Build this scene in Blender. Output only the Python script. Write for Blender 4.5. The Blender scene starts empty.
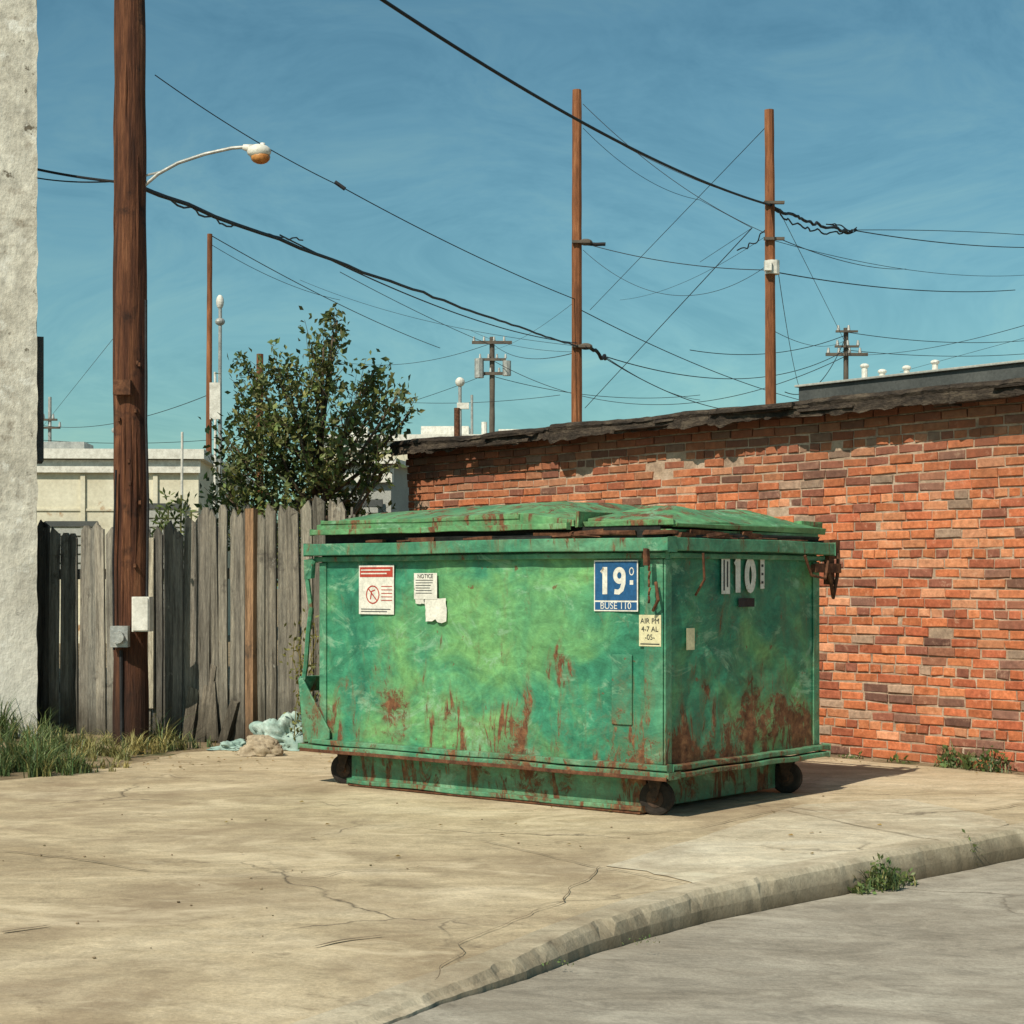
import bpy, math, random
from mathutils import Vector, noise, Matrix
from mathutils.geometry import tessellate_polygon
R = random.Random(7)
sc = bpy.context.scene
F = 1800.0; HZ = 585.0; CH = 1.3
def S(px, py, Y):            # surveyed bearing/elevation + distance -> world metres
    return Vector(((px-512)/F*Y, Y, CH+(HZ-py)/F*Y))
def G(px, py, z=0.0):        # surveyed ground point
    Y = F*(CH-z)/(py-HZ); return Vector(((px-512)/F*Y, Y, z))
# ------------------------------------------------------------------ materials
def nn(nt, t, **k):
    n = nt.nodes.new(t)
    for a, v in k.items(): setattr(n, a, v)
    return n
def newmat(name):
    m = bpy.data.materials.new(name); m.use_nodes = True
    nt = m.node_tree; nt.nodes.clear()
    o = nn(nt, 'ShaderNodeOutputMaterial'); b = nn(nt, 'ShaderNodeBsdfPrincipled')
    nt.links.new(b.outputs[0], o.inputs[0])
    return m, nt, b
def coords(nt, stretch=(1,1,1), rot=(0,0,0)):
    tc = nn(nt, 'ShaderNodeTexCoord'); mp = nn(nt, 'ShaderNodeMapping')
    mp.inputs['Scale'].default_value = stretch; mp.inputs['Rotation'].default_value = rot
    nt.links.new(tc.outputs['Object'], mp.inputs[0]); return mp.outputs[0]
def nz(nt, co, scale, detail=6, rough=.6, dist=0.0):
    n = nn(nt, 'ShaderNodeTexNoise'); n.inputs['Scale'].default_value = scale
    n.inputs['Detail'].default_value = min(detail,5); n.inputs['Roughness'].default_value = rough
    n.inputs['Distortion'].default_value = dist
    nt.links.new(co, n.inputs['Vector']); return n.outputs['Fac']
def ramp(nt, fac, stops):
    r = nn(nt, 'ShaderNodeValToRGB'); e = r.color_ramp.elements
    while len(e) < len(stops): e.new(.5)
    for i, (p, c) in enumerate(stops):
        e[i].position = p
        if not isinstance(c, (tuple, list)): c = (c, c, c)
        e[i].color = (c[0], c[1], c[2], 1)
    nt.links.new(fac, r.inputs[0]); return r.outputs[0]
def mix(nt, fac, a, b, mode='MIX'):
    m = nn(nt, 'ShaderNodeMix', data_type='RGBA', blend_type=mode)
    for s, v in ((0, fac), (6, a), (7, b)):
        if hasattr(v, 'is_linked'): nt.links.new(v, m.inputs[s])
        elif isinstance(v, (tuple, list)): m.inputs[s].default_value = (*v[:3], 1)
        else: m.inputs[s].default_value = v
    return m.outputs[2]
def mth(nt, op, a, b=None, clamp=False):
    m = nn(nt, 'ShaderNodeMath', operation=op, use_clamp=clamp)
    for i, v in enumerate((a, b)):
        if v is None: continue
        if hasattr(v, 'is_linked'): nt.links.new(v, m.inputs[i])
        else: m.inputs[i].default_value = v
    return m.outputs[0]
def objz(nt):
    sp = nn(nt, 'ShaderNodeSeparateXYZ'); tc = nn(nt, 'ShaderNodeTexCoord'); nt.links.new(tc.outputs['Object'], sp.inputs[0]); return sp.outputs
def bump(nt, b, h, strength=.4, dist=.01):
    bm = nn(nt, 'ShaderNodeBump'); bm.inputs['Strength'].default_value = strength
    bm.inputs['Distance'].default_value = dist
    nt.links.new(h, bm.inputs['Height']); nt.links.new(bm.outputs[0], b.inputs['Normal'])
def attr(nt, name='col'):
    a = nn(nt, 'ShaderNodeAttribute'); a.attribute_name = name; return a.outputs['Color']
def weather(name, stops, scale=3, stretch=(1,1,1), fine=40, fineamt=.35, bstr=.4, bdist=.01,
            rough=.85, useattr=False, spots=None, metal=0.0, dist=0.0, zbase=None):
    m, nt, b = newmat(name); co = coords(nt, stretch); co1 = coords(nt)
    c = ramp(nt, nz(nt, co, scale, 8, .65, dist), stops)
    if useattr: c = mix(nt, 1.0, c, attr(nt), 'MULTIPLY')
    f = nz(nt, co, fine, 6, .7)
    c = mix(nt, fineamt, c, ramp(nt, f, [(.3, .25), (.7, 1.6)]), 'MULTIPLY')
    if spots:
        for (col, s, lo, hi) in spots:
            c = mix(nt, ramp(nt, nz(nt, co1, s, 7, .7), [(lo, 0.0), (hi, 1.0)]), c, col)
    if zbase:  # blend towards the given colour near the base
        z = mth(nt, 'ADD', objz(nt)[2], mth(nt, 'MULTIPLY', mth(nt, 'SUBTRACT', nz(nt, co1, 4, 5), .5), zbase[2]))
        c = mix(nt, ramp(nt, mth(nt, 'DIVIDE', z, zbase[1], True), [(0, .85), (1, 0.0)]), c, zbase[0])
    nt.links.new(c, b.inputs['Base Color'])
    b.inputs['Roughness'].default_value = rough; b.inputs['Metallic'].default_value = metal
    b.inputs['Specular IOR Level'].default_value = .25
    bump(nt, b, f, bstr, bdist)
    return m
M = {}
M['wood_pole'] = weather('pole_wood', [(.3, (.03,.012,.008)), (.48, (.10,.038,.02)), (.6, (.17,.068,.032)), (.75, (.28,.13,.07))], 2.2, (7,7,.45), 12, .65, .8, .02,
      spots=[((.025,.013,.01), 2.2, .56, .66)], zbase=((.025,.015,.012), .9, .8))
M['wood_pole2'] = weather('pole_wood_red', [(.3, (.10,.04,.02)), (.55, (.25,.095,.04)), (.75, (.38,.17,.08))], 2, (3,3,.4), 10, .4, .5, .02)
M['fence'] = weather('fence_wood', [(.3, (.28,.27,.25)), (.5, (.85,.83,.8)), (.7, (1.35,1.3,1.2))], 3, (9,9,.5), 26, .7, .9, .014, useattr=True,
      spots=[((.07,.06,.05), 3.0, .60, .72), ((.42,.39,.33), 6, .66, .76)], zbase=((.05,.042,.03), .45, .6))
M['metal'] = weather('galvanised', [(.3, (.25,.26,.25)), (.7, (.5,.5,.47))], 6, rough=.5, metal=.3)
M['white'] = weather('white_paint', [(.3, (.5,.48,.42)), (.6, (.75,.73,.66))], 8, rough=.6, fineamt=.2)
M['farpole'] = weather('far_pole', [(.3, (.07,.06,.05)), (.7, (.16,.13,.1))], 2)
M['wire'] = weather('cable', [(.3, (.012,.012,.014)), (.7, (.03,.03,.032))], 5, rough=.6)
M['orange'] = weather('lamp_lens', [(.3, (.35,.12,.03)), (.7, (.6,.3,.1))], 9, rough=.3)
M['rubber'] = weather('rubber', [(.3, (.012,.011,.010)), (.7, (.045,.035,.028))], 12, rough=.9)
M['rust'] = weather('rust', [(.3, (.045,.02,.012)), (.55, (.13,.055,.028)), (.75, (.23,.11,.055))], 14, fineamt=.5)
M['hub'] = weather('caster_steel', [(.3, (.025,.018,.014)), (.6, (.07,.042,.028)), (.75, (.14,.07,.04))], 14, fineamt=.5)
M['dark'] = weather('lid_gap_black', [(.3, (.008,.01,.009)), (.7, (.03,.032,.028))], 14)  # near-black that stands for shade in the lid gap
M['tar'] = weather('tar_roofing', [(.3, (.02,.016,.013)), (.5, (.06,.045,.034)), (.72, (.16,.125,.09))], 5, (1,1,3), 30, .6, .9, .03)
M['flash'] = weather('grey_flashing', [(.3, (.05,.055,.055)), (.7, (.10,.105,.10))], 3, rough=.6)
M['mortar'] = weather('mortar', [(.3, (.22,.15,.11)), (.5, (.43,.31,.22)), (.7, (.55,.42,.32))], 4, bstr=.8)
M['concrete_wall'] = weather('old_plaster', [(.25, (.26,.24,.19)), (.42, (.48,.45,.38)), (.55, (.60,.57,.49)), (.7, (.70,.68,.60))], 1.3, (1.3,1.3,.9), 11, .45, .7, .02,
      spots=[((.26,.22,.17), 1.8, .57, .66), ((.74,.73,.67), 2.6, .57, .66), ((.14,.12,.09), 7, .64, .70)], zbase=((.68,.66,.60), 1.8, 1.5))
M['cream'] = weather('cream_siding', [(.3, (.50,.45,.33)), (.7, (.72,.68,.54))], .8, fine=12, fineamt=.2,
      spots=[((.35,.19,.08), .9, .62, .70)])
M['greywall'] = weather('grey_siding', [(.3, (.28,.28,.26)), (.7, (.42,.42,.38))], 1)
M['cloth'] = weather('teal_cloth', [(.3, (.16,.27,.24)), (.55, (.32,.43,.38)), (.75, (.58,.64,.58))], 5, fine=14, rough=.7, bdist=.02)
M['tan'] = weather('tan_sack', [(.3, (.24,.18,.12)), (.7, (.46,.38,.27))], 8)
M['bark'] = weather('bark', [(.3, (.05,.035,.025)), (.7, (.16,.12,.08))], 10)
def leafmat(name, c1, c2, tr=.35):
    m, nt, b = newmat(name); co = coords(nt)
    c = mix(nt, 1.0, ramp(nt, nz(nt, co, 3, 3), [(.35, c1), (.65, c2)]), attr(nt), 'MULTIPLY')
    nt.links.new(c, b.inputs['Base Color']); b.inputs['Roughness'].default_value = .55
    t = nn(nt, 'ShaderNodeBsdfTranslucent'); nt.links.new(c, t.inputs[0])
    ms = nn(nt, 'ShaderNodeMixShader'); ms.inputs[0].default_value = tr
    nt.links.new(b.outputs[0], ms.inputs[1]); nt.links.new(t.outputs[0], ms.inputs[2])
    o = [n for n in nt.nodes if n.type == 'OUTPUT_MATERIAL'][0]; nt.links.new(ms.outputs[0], o.inputs[0])
    return m
M['leaf'] = leafmat('leaves', (.085,.13,.05), (.18,.22,.085))
M['grass'] = leafmat('grass_blades', (.055,.10,.035), (.12,.17,.06), .25)
# bricks
m, nt, b = newmat('brick'); co = coords(nt)
c = mix(nt, .55, attr(nt), ramp(nt, nz(nt, co, 22, 8, .7), [(.3, .4), (.5, 1.05), (.72, 1.75)]), 'MULTIPLY')
c = mix(nt, ramp(nt, nz(nt, co, .9, 7, .7), [(.50, 0.0), (.72, .40)]), c, (.46,.22,.13))
c = mix(nt, ramp(nt, nz(nt, co, 1.7, 7, .75), [(.60, 0.0), (.78, .6)]), c, (.12,.06,.045))
c = mix(nt, ramp(nt, nz(nt, co, 11, 8, .75), [(.57, 0.0), (.72, .65)]), c, (.52,.35,.24))
zt = mth(nt, 'ADD', objz(nt)[2], mth(nt, 'MULTIPLY', mth(nt, 'SUBTRACT', nz(nt, coords(nt,(1,1,.4)), 3, 5), .5), .9))
c = mix(nt, ramp(nt, mth(nt, 'SUBTRACT', zt, 1.85, True), [(.1, 0.0), (.7, .75)]), c, (.15,.075,.05))
nt.links.new(c, b.inputs['Base Color']); b.inputs['Roughness'].default_value = .9
b.inputs['Specular IOR Level'].default_value = .15
bump(nt, b, nz(nt, co, 60, 6, .7), .8, .006); M['brick'] = m
m, nt, b = newmat('brick_side'); tc = nn(nt, 'ShaderNodeTexCoord')
br = nn(nt, 'ShaderNodeTexBrick'); br.inputs['Scale'].default_value = 1.0
br.inputs['Brick Width'].default_value = .225; br.inputs['Row Height'].default_value = .071; br.inputs['Mortar Size'].default_value = .006
br.inputs['Color1'].default_value = (.42,.14,.065,1); br.inputs['Color2'].default_value = (.28,.09,.05,1); br.inputs['Mortar'].default_value = (.36,.29,.22,1)
sx = nn(nt, 'ShaderNodeSeparateXYZ'); cx = nn(nt, 'ShaderNodeCombineXYZ'); nt.links.new(tc.outputs['Object'], sx.inputs[0])
nt.links.new(mth(nt, 'ADD', sx.outputs[0], sx.outputs[1]), cx.inputs[0]); nt.links.new(sx.outputs[2], cx.inputs[1])
nt.links.new(cx.outputs[0], br.inputs[0]); nt.links.new(br.outputs[0], b.inputs['Base Color']); b.inputs['Roughness'].default_value = .9
M['brickside'] = m
# green paint; worn = list of (centre, radius, strength): places where the paint has failed
def paint(name, dark, midc, light, rustlo=.60, worn=(), tint_shade=()):
    m, nt, b = newmat(name); co = coords(nt); cs = coords(nt, (1.0,1.0,.28)); ch = coords(nt, (.7,.7,1.2), (.5, .6, .4))
    def blob(cen, rad):
        vd = nn(nt, 'ShaderNodeVectorMath', operation='DISTANCE'); nt.links.new(co, vd.inputs[0]); vd.inputs[1].default_value = cen
        return mth(nt, 'SUBTRACT', 1.0, mth(nt, 'DIVIDE', vd.outputs['Value'], rad), True)
    big = nz(nt, co, 1.3, 8, .6, .9)
    for cen, rad, st in tint_shade: big = mth(nt, 'ADD', big, mth(nt, 'MULTIPLY', blob(cen, rad), st))
    c = ramp(nt, big, [(.32, dark), (.48, midc), (.66, light)])
    c = mix(nt, .55, c, ramp(nt, nz(nt, ch, 4.5, 8, .7, 2.6), [(.3, .40), (.52, 1.0), (.72, 1.7)]), 'MULTIPLY')
    c = mix(nt, .35, c, ramp(nt, nz(nt, co, 13, 5, .65, 1.8), [(.3, .5), (.7, 1.5)]), 'MULTIPLY')
    c = mix(nt, ramp(nt, nz(nt, ch, 3.0, 9, .75, 1.3), [(.56, 0.0), (.66, .65)]), c, (.27,.46,.30))
    z = objz(nt)[2]
    low = mth(nt, 'MULTIPLY', mth(nt, 'MINIMUM', mth(nt, 'SUBTRACT', .85, z, True), .50), .18)
    for cen, rad, st in worn: low = mth(nt, 'ADD', low, mth(nt, 'MULTIPLY', blob(cen, rad), st))
    hi = mth(nt, 'MULTIPLY', mth(nt, 'SUBTRACT', z, 1.42, True), .35)
    r1 = mth(nt, 'ADD', mth(nt, 'ADD', nz(nt, cs, 7.5, 9, .75, .6), low), hi)
    r2 = mth(nt, 'ADD', mth(nt, 'ADD', mth(nt, 'MULTIPLY', nz(nt, co, 2.6, 4, .6), .55), mth(nt, 'MULTIPLY', nz(nt, co, 14, 8, .8, .5), .47)), low)
    rn = mth(nt, 'MAXIMUM', r1, mth(nt, 'ADD', r2, -.015))
    rm = ramp(nt, rn, [(rustlo+.055, 0.0), (rustlo+.11, 1.0)])
    rs = ramp(nt, rn, [(rustlo-.03, 0.0), (rustlo+.08, .5)])
    rc = ramp(nt, nz(nt, co, 20, 6, .7), [(.3, (.06,.026,.016)), (.55, (.18,.08,.038)), (.75, (.32,.17,.08))])
    c = mix(nt, rs, c, (.15,.13,.06))
    c = mix(nt, rm, c, rc)
    c = mix(nt, ramp(nt, nz(nt, co, 11, 5, .6), [(.66, 0.0), (.70, .85)]), c, (.15,.07,.035))
    nt.links.new(c, b.inputs['Base Color'])
    rr = ramp(nt, rm, [(0, .5), (1, .9)]); nt.links.new(rr, b.inputs['Roughness'])
    b.inputs['Specular IOR Level'].default_value = .3
    h = mth(nt, 'ADD', nz(nt, ch, 18, 6, .7), mth(nt, 'MULTIPLY', rm, .5)); bump(nt, b, h, .6, .009)
    return m
M['green'] = paint('green_paint', (.020,.14,.090), (.046,.225,.125), (.15,.35,.13), .595,
    worn=[((0,.95,.48),.42,.16),((0,.25,.36),.3,.14),((0,1.45,.4),.35,.12),((-.10,0,.34),.3,.14),((-1.62,0,.55),.22,.12),((-1.15,0,.48),.22,.12),((-2.05,0,.55),.15,.1),((-1.9,0,.9),.12,.10),((-.75,0,.80),.16,.10),((-2.65,0,.4),.25,.12)],
    tint_shade=[((-1.5,0,.85),.9,.14),((0,.9,1.1),1.0,-.10),((-2.6,0,1.1),.6,-.05)])  # middle spot paints shade onto the right face; the others vary the green
M['green_rail'] = paint('green_paint_rail', (.035,.15,.095), (.06,.22,.125), (.13,.30,.17), .585, worn=[((-.1,0,.25),.5,.06),((0,.9,.25),.6,.05)])
M['green_lid'] = paint('green_paint_lid', (.06,.17,.08), (.11,.28,.12), (.17,.34,.15), .60, worn=[((-.3,.1,1.65),.4,.06)])
def concrete(name, stops, crack=True, stain=(.25,.18,.115), foot_dark=False, aniso=.75):
    m, nt, b = newmat(name); co = coords(nt); cw = coords(nt, (aniso,1.25,1), (0,0,.2))
    c = ramp(nt, nz(nt, cw, .9, 9, .68, .8), stops)
    c = mix(nt, .6, c, ramp(nt, nz(nt, cw, 5, 8, .72, 1.2), [(.3, .52), (.5, .97), (.7, 1.38)]), 'MULTIPLY')
    c = mix(nt, .35, c, ramp(nt, nz(nt, co, 60, 5, .7), [(.3, .45), (.7, 1.5)]), 'MULTIPLY')
    c = mix(nt, ramp(nt, nz(nt, co, .55, 8, .7, .6), [(.48, 0.0), (.64, .62)]), c, stain)
    c = mix(nt, ramp(nt, nz(nt, co, 2.4, 8, .75, .6), [(.60, 0.0), (.72, .6)]), c, tuple(v*.55 for v in stain))
    c = mix(nt, ramp(nt, nz(nt, coords(nt,(.8,1.2,1),(0,0,-.4)), 1.5, 8, .7, .8), [(.55, 0.0), (.68, .6)]), c, tuple(min(.74,v*1.22) for v in stops[-1][1]))
    c = mix(nt, ramp(nt, nz(nt, co, 19, 5, .7), [(.66, 0.0), (.72, .55)]), c, tuple(v*.5 for v in stain))
    h = nz(nt, co, 45, 8, .75)
    if crack:
        v = nn(nt, 'ShaderNodeTexVoronoi', feature='DISTANCE_TO_EDGE'); v.inputs['Scale'].default_value = .42
        wob = nn(nt, 'ShaderNodeTexNoise'); wob.inputs['Scale'].default_value = 2.3; wob.inputs['Detail'].default_value = 5
        nt.links.new(co, wob.inputs['Vector'])
        vm = nn(nt, 'ShaderNodeVectorMath', operation='MULTIPLY_ADD'); nt.links.new(wob.outputs['Color'], vm.inputs[0])
        vm.inputs[1].default_value = (.5,.5,.5); nt.links.new(co, vm.inputs[2]); nt.links.new(vm.outputs[0], v.inputs['Vector'])
        lim = ramp(nt, nz(nt, co, .5, 3), [(.47, 0.0), (.56, 1.0)])
        ck = mth(nt, 'MULTIPLY', ramp(nt, v.outputs['Distance'], [(0, 1.0), (.006, 0.0)]), lim)
        c = mix(nt, mth(nt, 'MULTIPLY', ck, .75), c, (.09,.07,.05)); h = mth(nt, 'SUBTRACT', h, ck)
    if foot_dark:
        z = mth(nt, 'ADD', objz(nt)[2], mth(nt, 'MULTIPLY', mth(nt, 'SUBTRACT', nz(nt, co, 5, 5), .5), .10))
        c = mix(nt, ramp(nt, mth(nt, 'MULTIPLY', mth(nt, 'ADD', z, .13), 7.0, True), [(0, .9), (.4, .55), (.9, 0.0)]), c, (.12,.09,.055))
    nt.links.new(c, b.inputs['Base Color']); b.inputs['Roughness'].default_value = .9
    b.inputs['Specular IOR Level'].default_value = .2
    bump(nt, b, h, .6, .008); return m
M['lot'] = concrete('lot_concrete', [(.3, (.35,.27,.17)), (.5, (.49,.395,.26)), (.68, (.60,.50,.35))])
M['slab'] = concrete('slab_concrete', [(.3, (.44,.37,.26)), (.5, (.55,.47,.34)), (.68, (.63,.56,.43))])
M['kerb'] = concrete('kerb_concrete', [(.3, (.34,.28,.19)), (.5, (.46,.39,.28)), (.68, (.54,.47,.35))], crack=False, foot_dark=True)  # colour darkens down the kerb face towards its foot
M['road'] = concrete('road_surface', [(.3, (.27,.235,.185)), (.5, (.35,.31,.25)), (.68, (.42,.38,.31))], stain=(.22,.185,.14))
M['dirt'] = weather('dirt', [(.3, (.12,.085,.05)), (.5, (.24,.18,.11)), (.7, (.36,.28,.18))], 2, fine=50, fineamt=.5,
      spots=[((.07,.075,.03), 3, .52, .62)])
M['joint'] = weather('joint_dirt', [(.3, (.13,.10,.065)), (.7, (.24,.185,.125))], 6)
def flat(name, col, rough=.5, dirty=.66):
    return weather(name, [(.3, tuple(x*.72 for x in col)), (.6, col)], 18, fine=60, fineamt=.25, rough=rough, bstr=.1,
                   spots=[((.25,.2,.13), 14, dirty, dirty+.08)])
M['st_white'] = flat('sticker_white', (.74,.72,.64),dirty=.61); M['st_blue'] = flat('sticker_blue', (.02,.10,.24))
M['st_red'] = flat('print_red', (.45,.06,.04)); M['st_yel'] = flat('sticker_yellow', (.66,.61,.38)); M['st_ink'] = flat('print_ink', (.03,.04,.045))
# ------------------------------------------------------------------ mesh builder
class MB:
    def __init__(s): s.v=[]; s.f=[]; s.c=[]; s.m=[]
    def add(s, vs, fs, col=(1,1,1), mi=0):
        o=len(s.v); s.v += [tuple(v) for v in vs]; s.c += [col]*len(vs)
        s.f += [tuple(i+o for i in f) for f in fs]; s.m += [mi]*len(fs)
    def box(s, a, b_, col=(1,1,1), mi=0, M_=None, jit=0):
        vs=[Vector((x,y,z)) for z in (a[2],b_[2]) for y in (a[1],b_[1]) for x in (a[0],b_[0])]
        if jit: vs=[v+Vector([R.uniform(-jit,jit) for _ in range(3)]) for v in vs]
        if M_ is not None: vs=[M_@v for v in vs]
        s.add(vs, [(0,2,3,1),(4,5,7,6),(0,1,5,4),(2,6,7,3),(0,4,6,2),(1,3,7,5)], col, mi)
    def tube(s, pts, rad, n=10, col=(1,1,1), mi=0, cap=True):
        pts=[Vector(p) for p in pts]; vs=[]; fs=[]
        if not isinstance(rad,(list,tuple)): rad=[rad]*len(pts)
        for i,p in enumerate(pts):
            d=(pts[min(i+1,len(pts)-1)]-pts[max(i-1,0)]).normalized()
            a=d.orthogonal().normalized() if i==0 else (pa-d*pa.dot(d)).normalized()
            pa=a; q=d.cross(a)
            for k in range(n):
                t=2*math.pi*k/n; vs.append(p+(a*math.cos(t)+q*math.sin(t))*rad[i])
        for i in range(len(pts)-1):
            for k in range(n):
                k2=(k+1)%n; fs.append((i*n+k,i*n+k2,(i+1)*n+k2,(i+1)*n+k))
        if cap: fs.append(tuple(range(n))[::-1]); fs.append(tuple((len(pts)-1)*n+k for k in range(n)))
        s.add(vs, fs, col, mi)
    def ball(s, c, r, col=(1,1,1), mi=0, nu=12, nv=8):
        r = r if isinstance(r,(tuple,list)) else (r,r,r); vs=[]; fs=[]
        for j in range(nv+1):
            ph=math.pi*j/nv
            for i in range(nu):
                t=2*math.pi*i/nu; vs.append((c[0]+r[0]*math.sin(ph)*math.cos(t), c[1]+r[1]*math.sin(ph)*math.sin(t), c[2]+r[2]*math.cos(ph)))
        for j in range(nv):
            for i in range(nu):
                i2=(i+1)%nu; fs.append((j*nu+i,(j+1)*nu+i,(j+1)*nu+i2,j*nu+i2))
        s.add(vs, fs, col, mi)
    def obj(s, name, mats, parent=None, bevel=0, smooth=False):
        me=bpy.data.meshes.new(name); me.from_pydata(s.v,[],s.f); me.update()
        ca=me.color_attributes.new(name='col',type='FLOAT_COLOR',domain='POINT')
        ca.data.foreach_set('color',[x for c in s.c for x in (c[0],c[1],c[2],1.0)])
        for mt in (mats if isinstance(mats,list) else [mats]): me.materials.append(mt)
        me.polygons.foreach_set('material_index', s.m)
        if smooth: me.polygons.foreach_set('use_smooth',[True]*len(me.polygons))
        o=bpy.data.objects.new(name,me); sc.collection.objects.link(o)
        if parent: o.parent=parent
        if bevel:
            bv=o.modifiers.new('b','BEVEL'); bv.width=bevel; bv.segments=2; bv.limit_method='ANGLE'
        return o
def empty(name, loc=(0,0,0), rz=0):
    e=bpy.data.objects.new(name,None); sc.collection.objects.link(e); e.location=loc; e.rotation_euler=(0,0,rz); return e
def polysheet(name, pts, mat):
    pts=[Vector(p) for p in pts]
    tris=tessellate_polygon([[Vector((p.x,p.y,0)) for p in pts]])
    fs=[]
    for t in tris:
        a,b_,c=[pts[i] for i in t]
        fs.append(t if (b_-a).cross(c-a).z>0 else t[::-1])
    mb=MB(); mb.add(pts,fs); return mb.obj(name,mat)
# ------------------------------------------------------------------ ground, road, kerb
kp=[(-400,-640,0),(-20,-32,0),(-4.2,-2.2,.0),(-1.55,3.3,0),(-.9,4.55,0),(-.396,5.40,0.004),(-.199,5.78,.02),(.028,6.21,.05),(.336,6.84,.085),(.695,7.43,.105),
    (1.137,7.95,.12),(1.633,8.46,.13),(2.13,8.96,.13),(2.69,9.47,.13),(3.6,10.15,.13),(6,11.3,.13),(12,12.6,.13),(60,17,.13),(640,30,.13)]
fine=[]
for i in range(len(kp)-1):
    p0=Vector(kp[max(i-1,0)]);p1=Vector(kp[i]);p2=Vector(kp[i+1]);p3=Vector(kp[min(i+2,len(kp)-1)])
    n=14 if 3<=i<=13 else 1
    for k in range(n):
        t=k/n
        if n>1 and i>3:
            q=.5*((2*p1)+(p2-p0)*t+(2*p0-5*p1+4*p2-p3)*t*t+(3*p1-p0-3*p2+p3)*t**3) if (p3-p0).length<9 else p1.lerp(p2,t)
        else: q=p1.lerp(p2,t)
        q.z=max(0,q.z); fine.append(q)
fine.append(Vector(kp[-1]))
kt=[];
for i,q in enumerate(fine):
    d=(fine[min(i+1,len(fine)-1)]-fine[max(i-1,0)]); d.z=0; d.normalize()
    out=Vector((d.y,-d.x,0)); kt.append((q,d,out))
inner=[]; edge=[]; foot=[]
for q,d,out in kt:
    w=noise.noise(Vector((q.x*1.7,q.y*1.7,1)))*.03+noise.noise(Vector((q.x*11,q.y*11,4)))*.010
    chip=-.035*max(0,noise.noise(Vector((q.x*5,q.y*5,14)))-.25)*3
    base=Vector((q.x,q.y,0)); inner.append(base-out*.16); edge.append(base+out*(w+chip if q.z>.01 else 0)); foot.append((base+out*(.03+w*.8), q.z))
far=600
polysheet('ground', [(p.x,p.y,0) for p in inner]+[(far+40,far,0),(-far,far,0),(-far,-640,0)], M['dirt'])
polysheet('road', [(p.x,p.y,-.006-dz) for p,dz in foot]+[(far+40,-640,-.13)], M['road'])
mb=MB()
rows=[]
for (q,d,out),i_,e_,(f_,dz) in zip(kt,inner,edge,foot):
    n1=noise.noise(Vector((q.x*6,q.y*6,9)))*.006
    rows.append([Vector((i_.x,i_.y,.0)),Vector((i_.x,i_.y,.012)),Vector((e_.x-out.x*.02,e_.y-out.y*.02,.012+n1*.4)),
                 Vector((e_.x,e_.y,.0-min(.010,dz*.3))), Vector((f_.x-out.x*.012,f_.y-out.y*.012,-dz*.55-.003)), Vector((f_.x,f_.y,-dz-.05))])
vs=[v for r in rows for v in r]; fs=[]
for i in range(3,len(rows)-1):
    for k in range(5): fs.append((i*6+k,(i)*6+k+1,(i+1)*6+k+1,(i+1)*6+k)[::-1])
mb.add(vs,fs); ko=mb.obj('kerb',M['kerb'])
BO=Vector((-1.04,18.0,0)); BD=Vector((.640,-.768,0)); BN=Vector((.768,.640,0)); BL=8.4
def BW(x,y=0,z=0): return BO+BD*x+BN*y+Vector((0,0,z))
lotp=[Vector((p.x,p.y,.004)) for p in inner[2:] if p.x<6.2 and p.y>-3]
bound=[(6.6,13.0),(5.2,12.2)]+[tuple(BW(t,-.22+.10*noise.noise(Vector((t*3,0,0))))[:2]) for t in [8.2-.3*k for k in range(22)]]
edgep=[(-.4,14.6),(-1.45,14.0),(-2.09,14.25),(-2.5,13.95),(-2.9,12.6),(-3.38,11.9),(-5,11.5),(-16,10.5),(-16,-6)]
b2=list(bound)
prev=Vector(bound[-1])
for e in edgep:
    e=Vector(e); n=10
    for k in range(1,n+1):
        q=prev.lerp(e,k/n); w=noise.noise(Vector((q.x*2.5,q.y*2.5,3)))*.2
        b2.append((q.x+w,q.y+w*.7))
    prev=e
polysheet('concrete_lot', [*lotp]+[(x,y,.004) for x,y in b2], M['lot'])
sl=[G(615,866),G(700,838),G(800,806),G(905,800),G(985,815),G(1012,825),G(930,843),G(850,858),G(765,873),G(700,885)]
sp=[]
for i in range(len(sl)):
    a=sl[i];b_=sl[(i+1)%len(sl)]
    for k in range(8):
        q=a.lerp(b_,k/8); w=noise.noise(q*3)*.06+noise.noise(q*11)*.03; sp.append((q.x+w,q.y+w,.008))
polysheet('pavement', sp, M['slab'])
mb=MB()
def crack(pts,w,z=.0125,amp=.03):
    P=[];pts=[Vector(p) for p in pts]
    for i in range(len(pts)-1):
        for k in range(14):
            q=pts[i].lerp(pts[i+1],k/14); P.append(q+Vector((noise.noise(q*5),noise.noise(q*5+Vector((9,0,0))),0))*amp)
    P.append(pts[-1])
    for i in range(len(P)-1):
        a,b_=P[i],P[i+1]; d=(b_-a).normalized(); o=Vector((d.y,-d.x,0))
        wa=w*(.5+abs(noise.noise(a*4)))*(.2 if i==0 else 1); wb=w*(.5+abs(noise.noise(b_*4)))*(.2 if i==len(P)-2 else 1)
        vs=[a-o*wa,a+o*wa,b_+o*wb,b_-o*wb]
        mb.add([(v.x,v.y,z) for v in vs],[(0,1,2,3)])
crack([G(0,853),G(70,860),G(150,873)],.006); crack([G(0,935),G(50,928)],.008)
crack([G(310,950),G(385,938)],.008)
crack([G(480,842),G(590,868),G(700,888)],.004,amp=.02)
crack([G(520,848),G(700,830),G(800,806)],.004,amp=.02)
crack([G(785,812),G(860,828),G(940,843)],.005,amp=.02)
crack([G(150,875),G(300,880),G(420,868)],.003,amp=.06)
crack([G(985,812),G(1023,806),G(1080,800)],.006)
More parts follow.
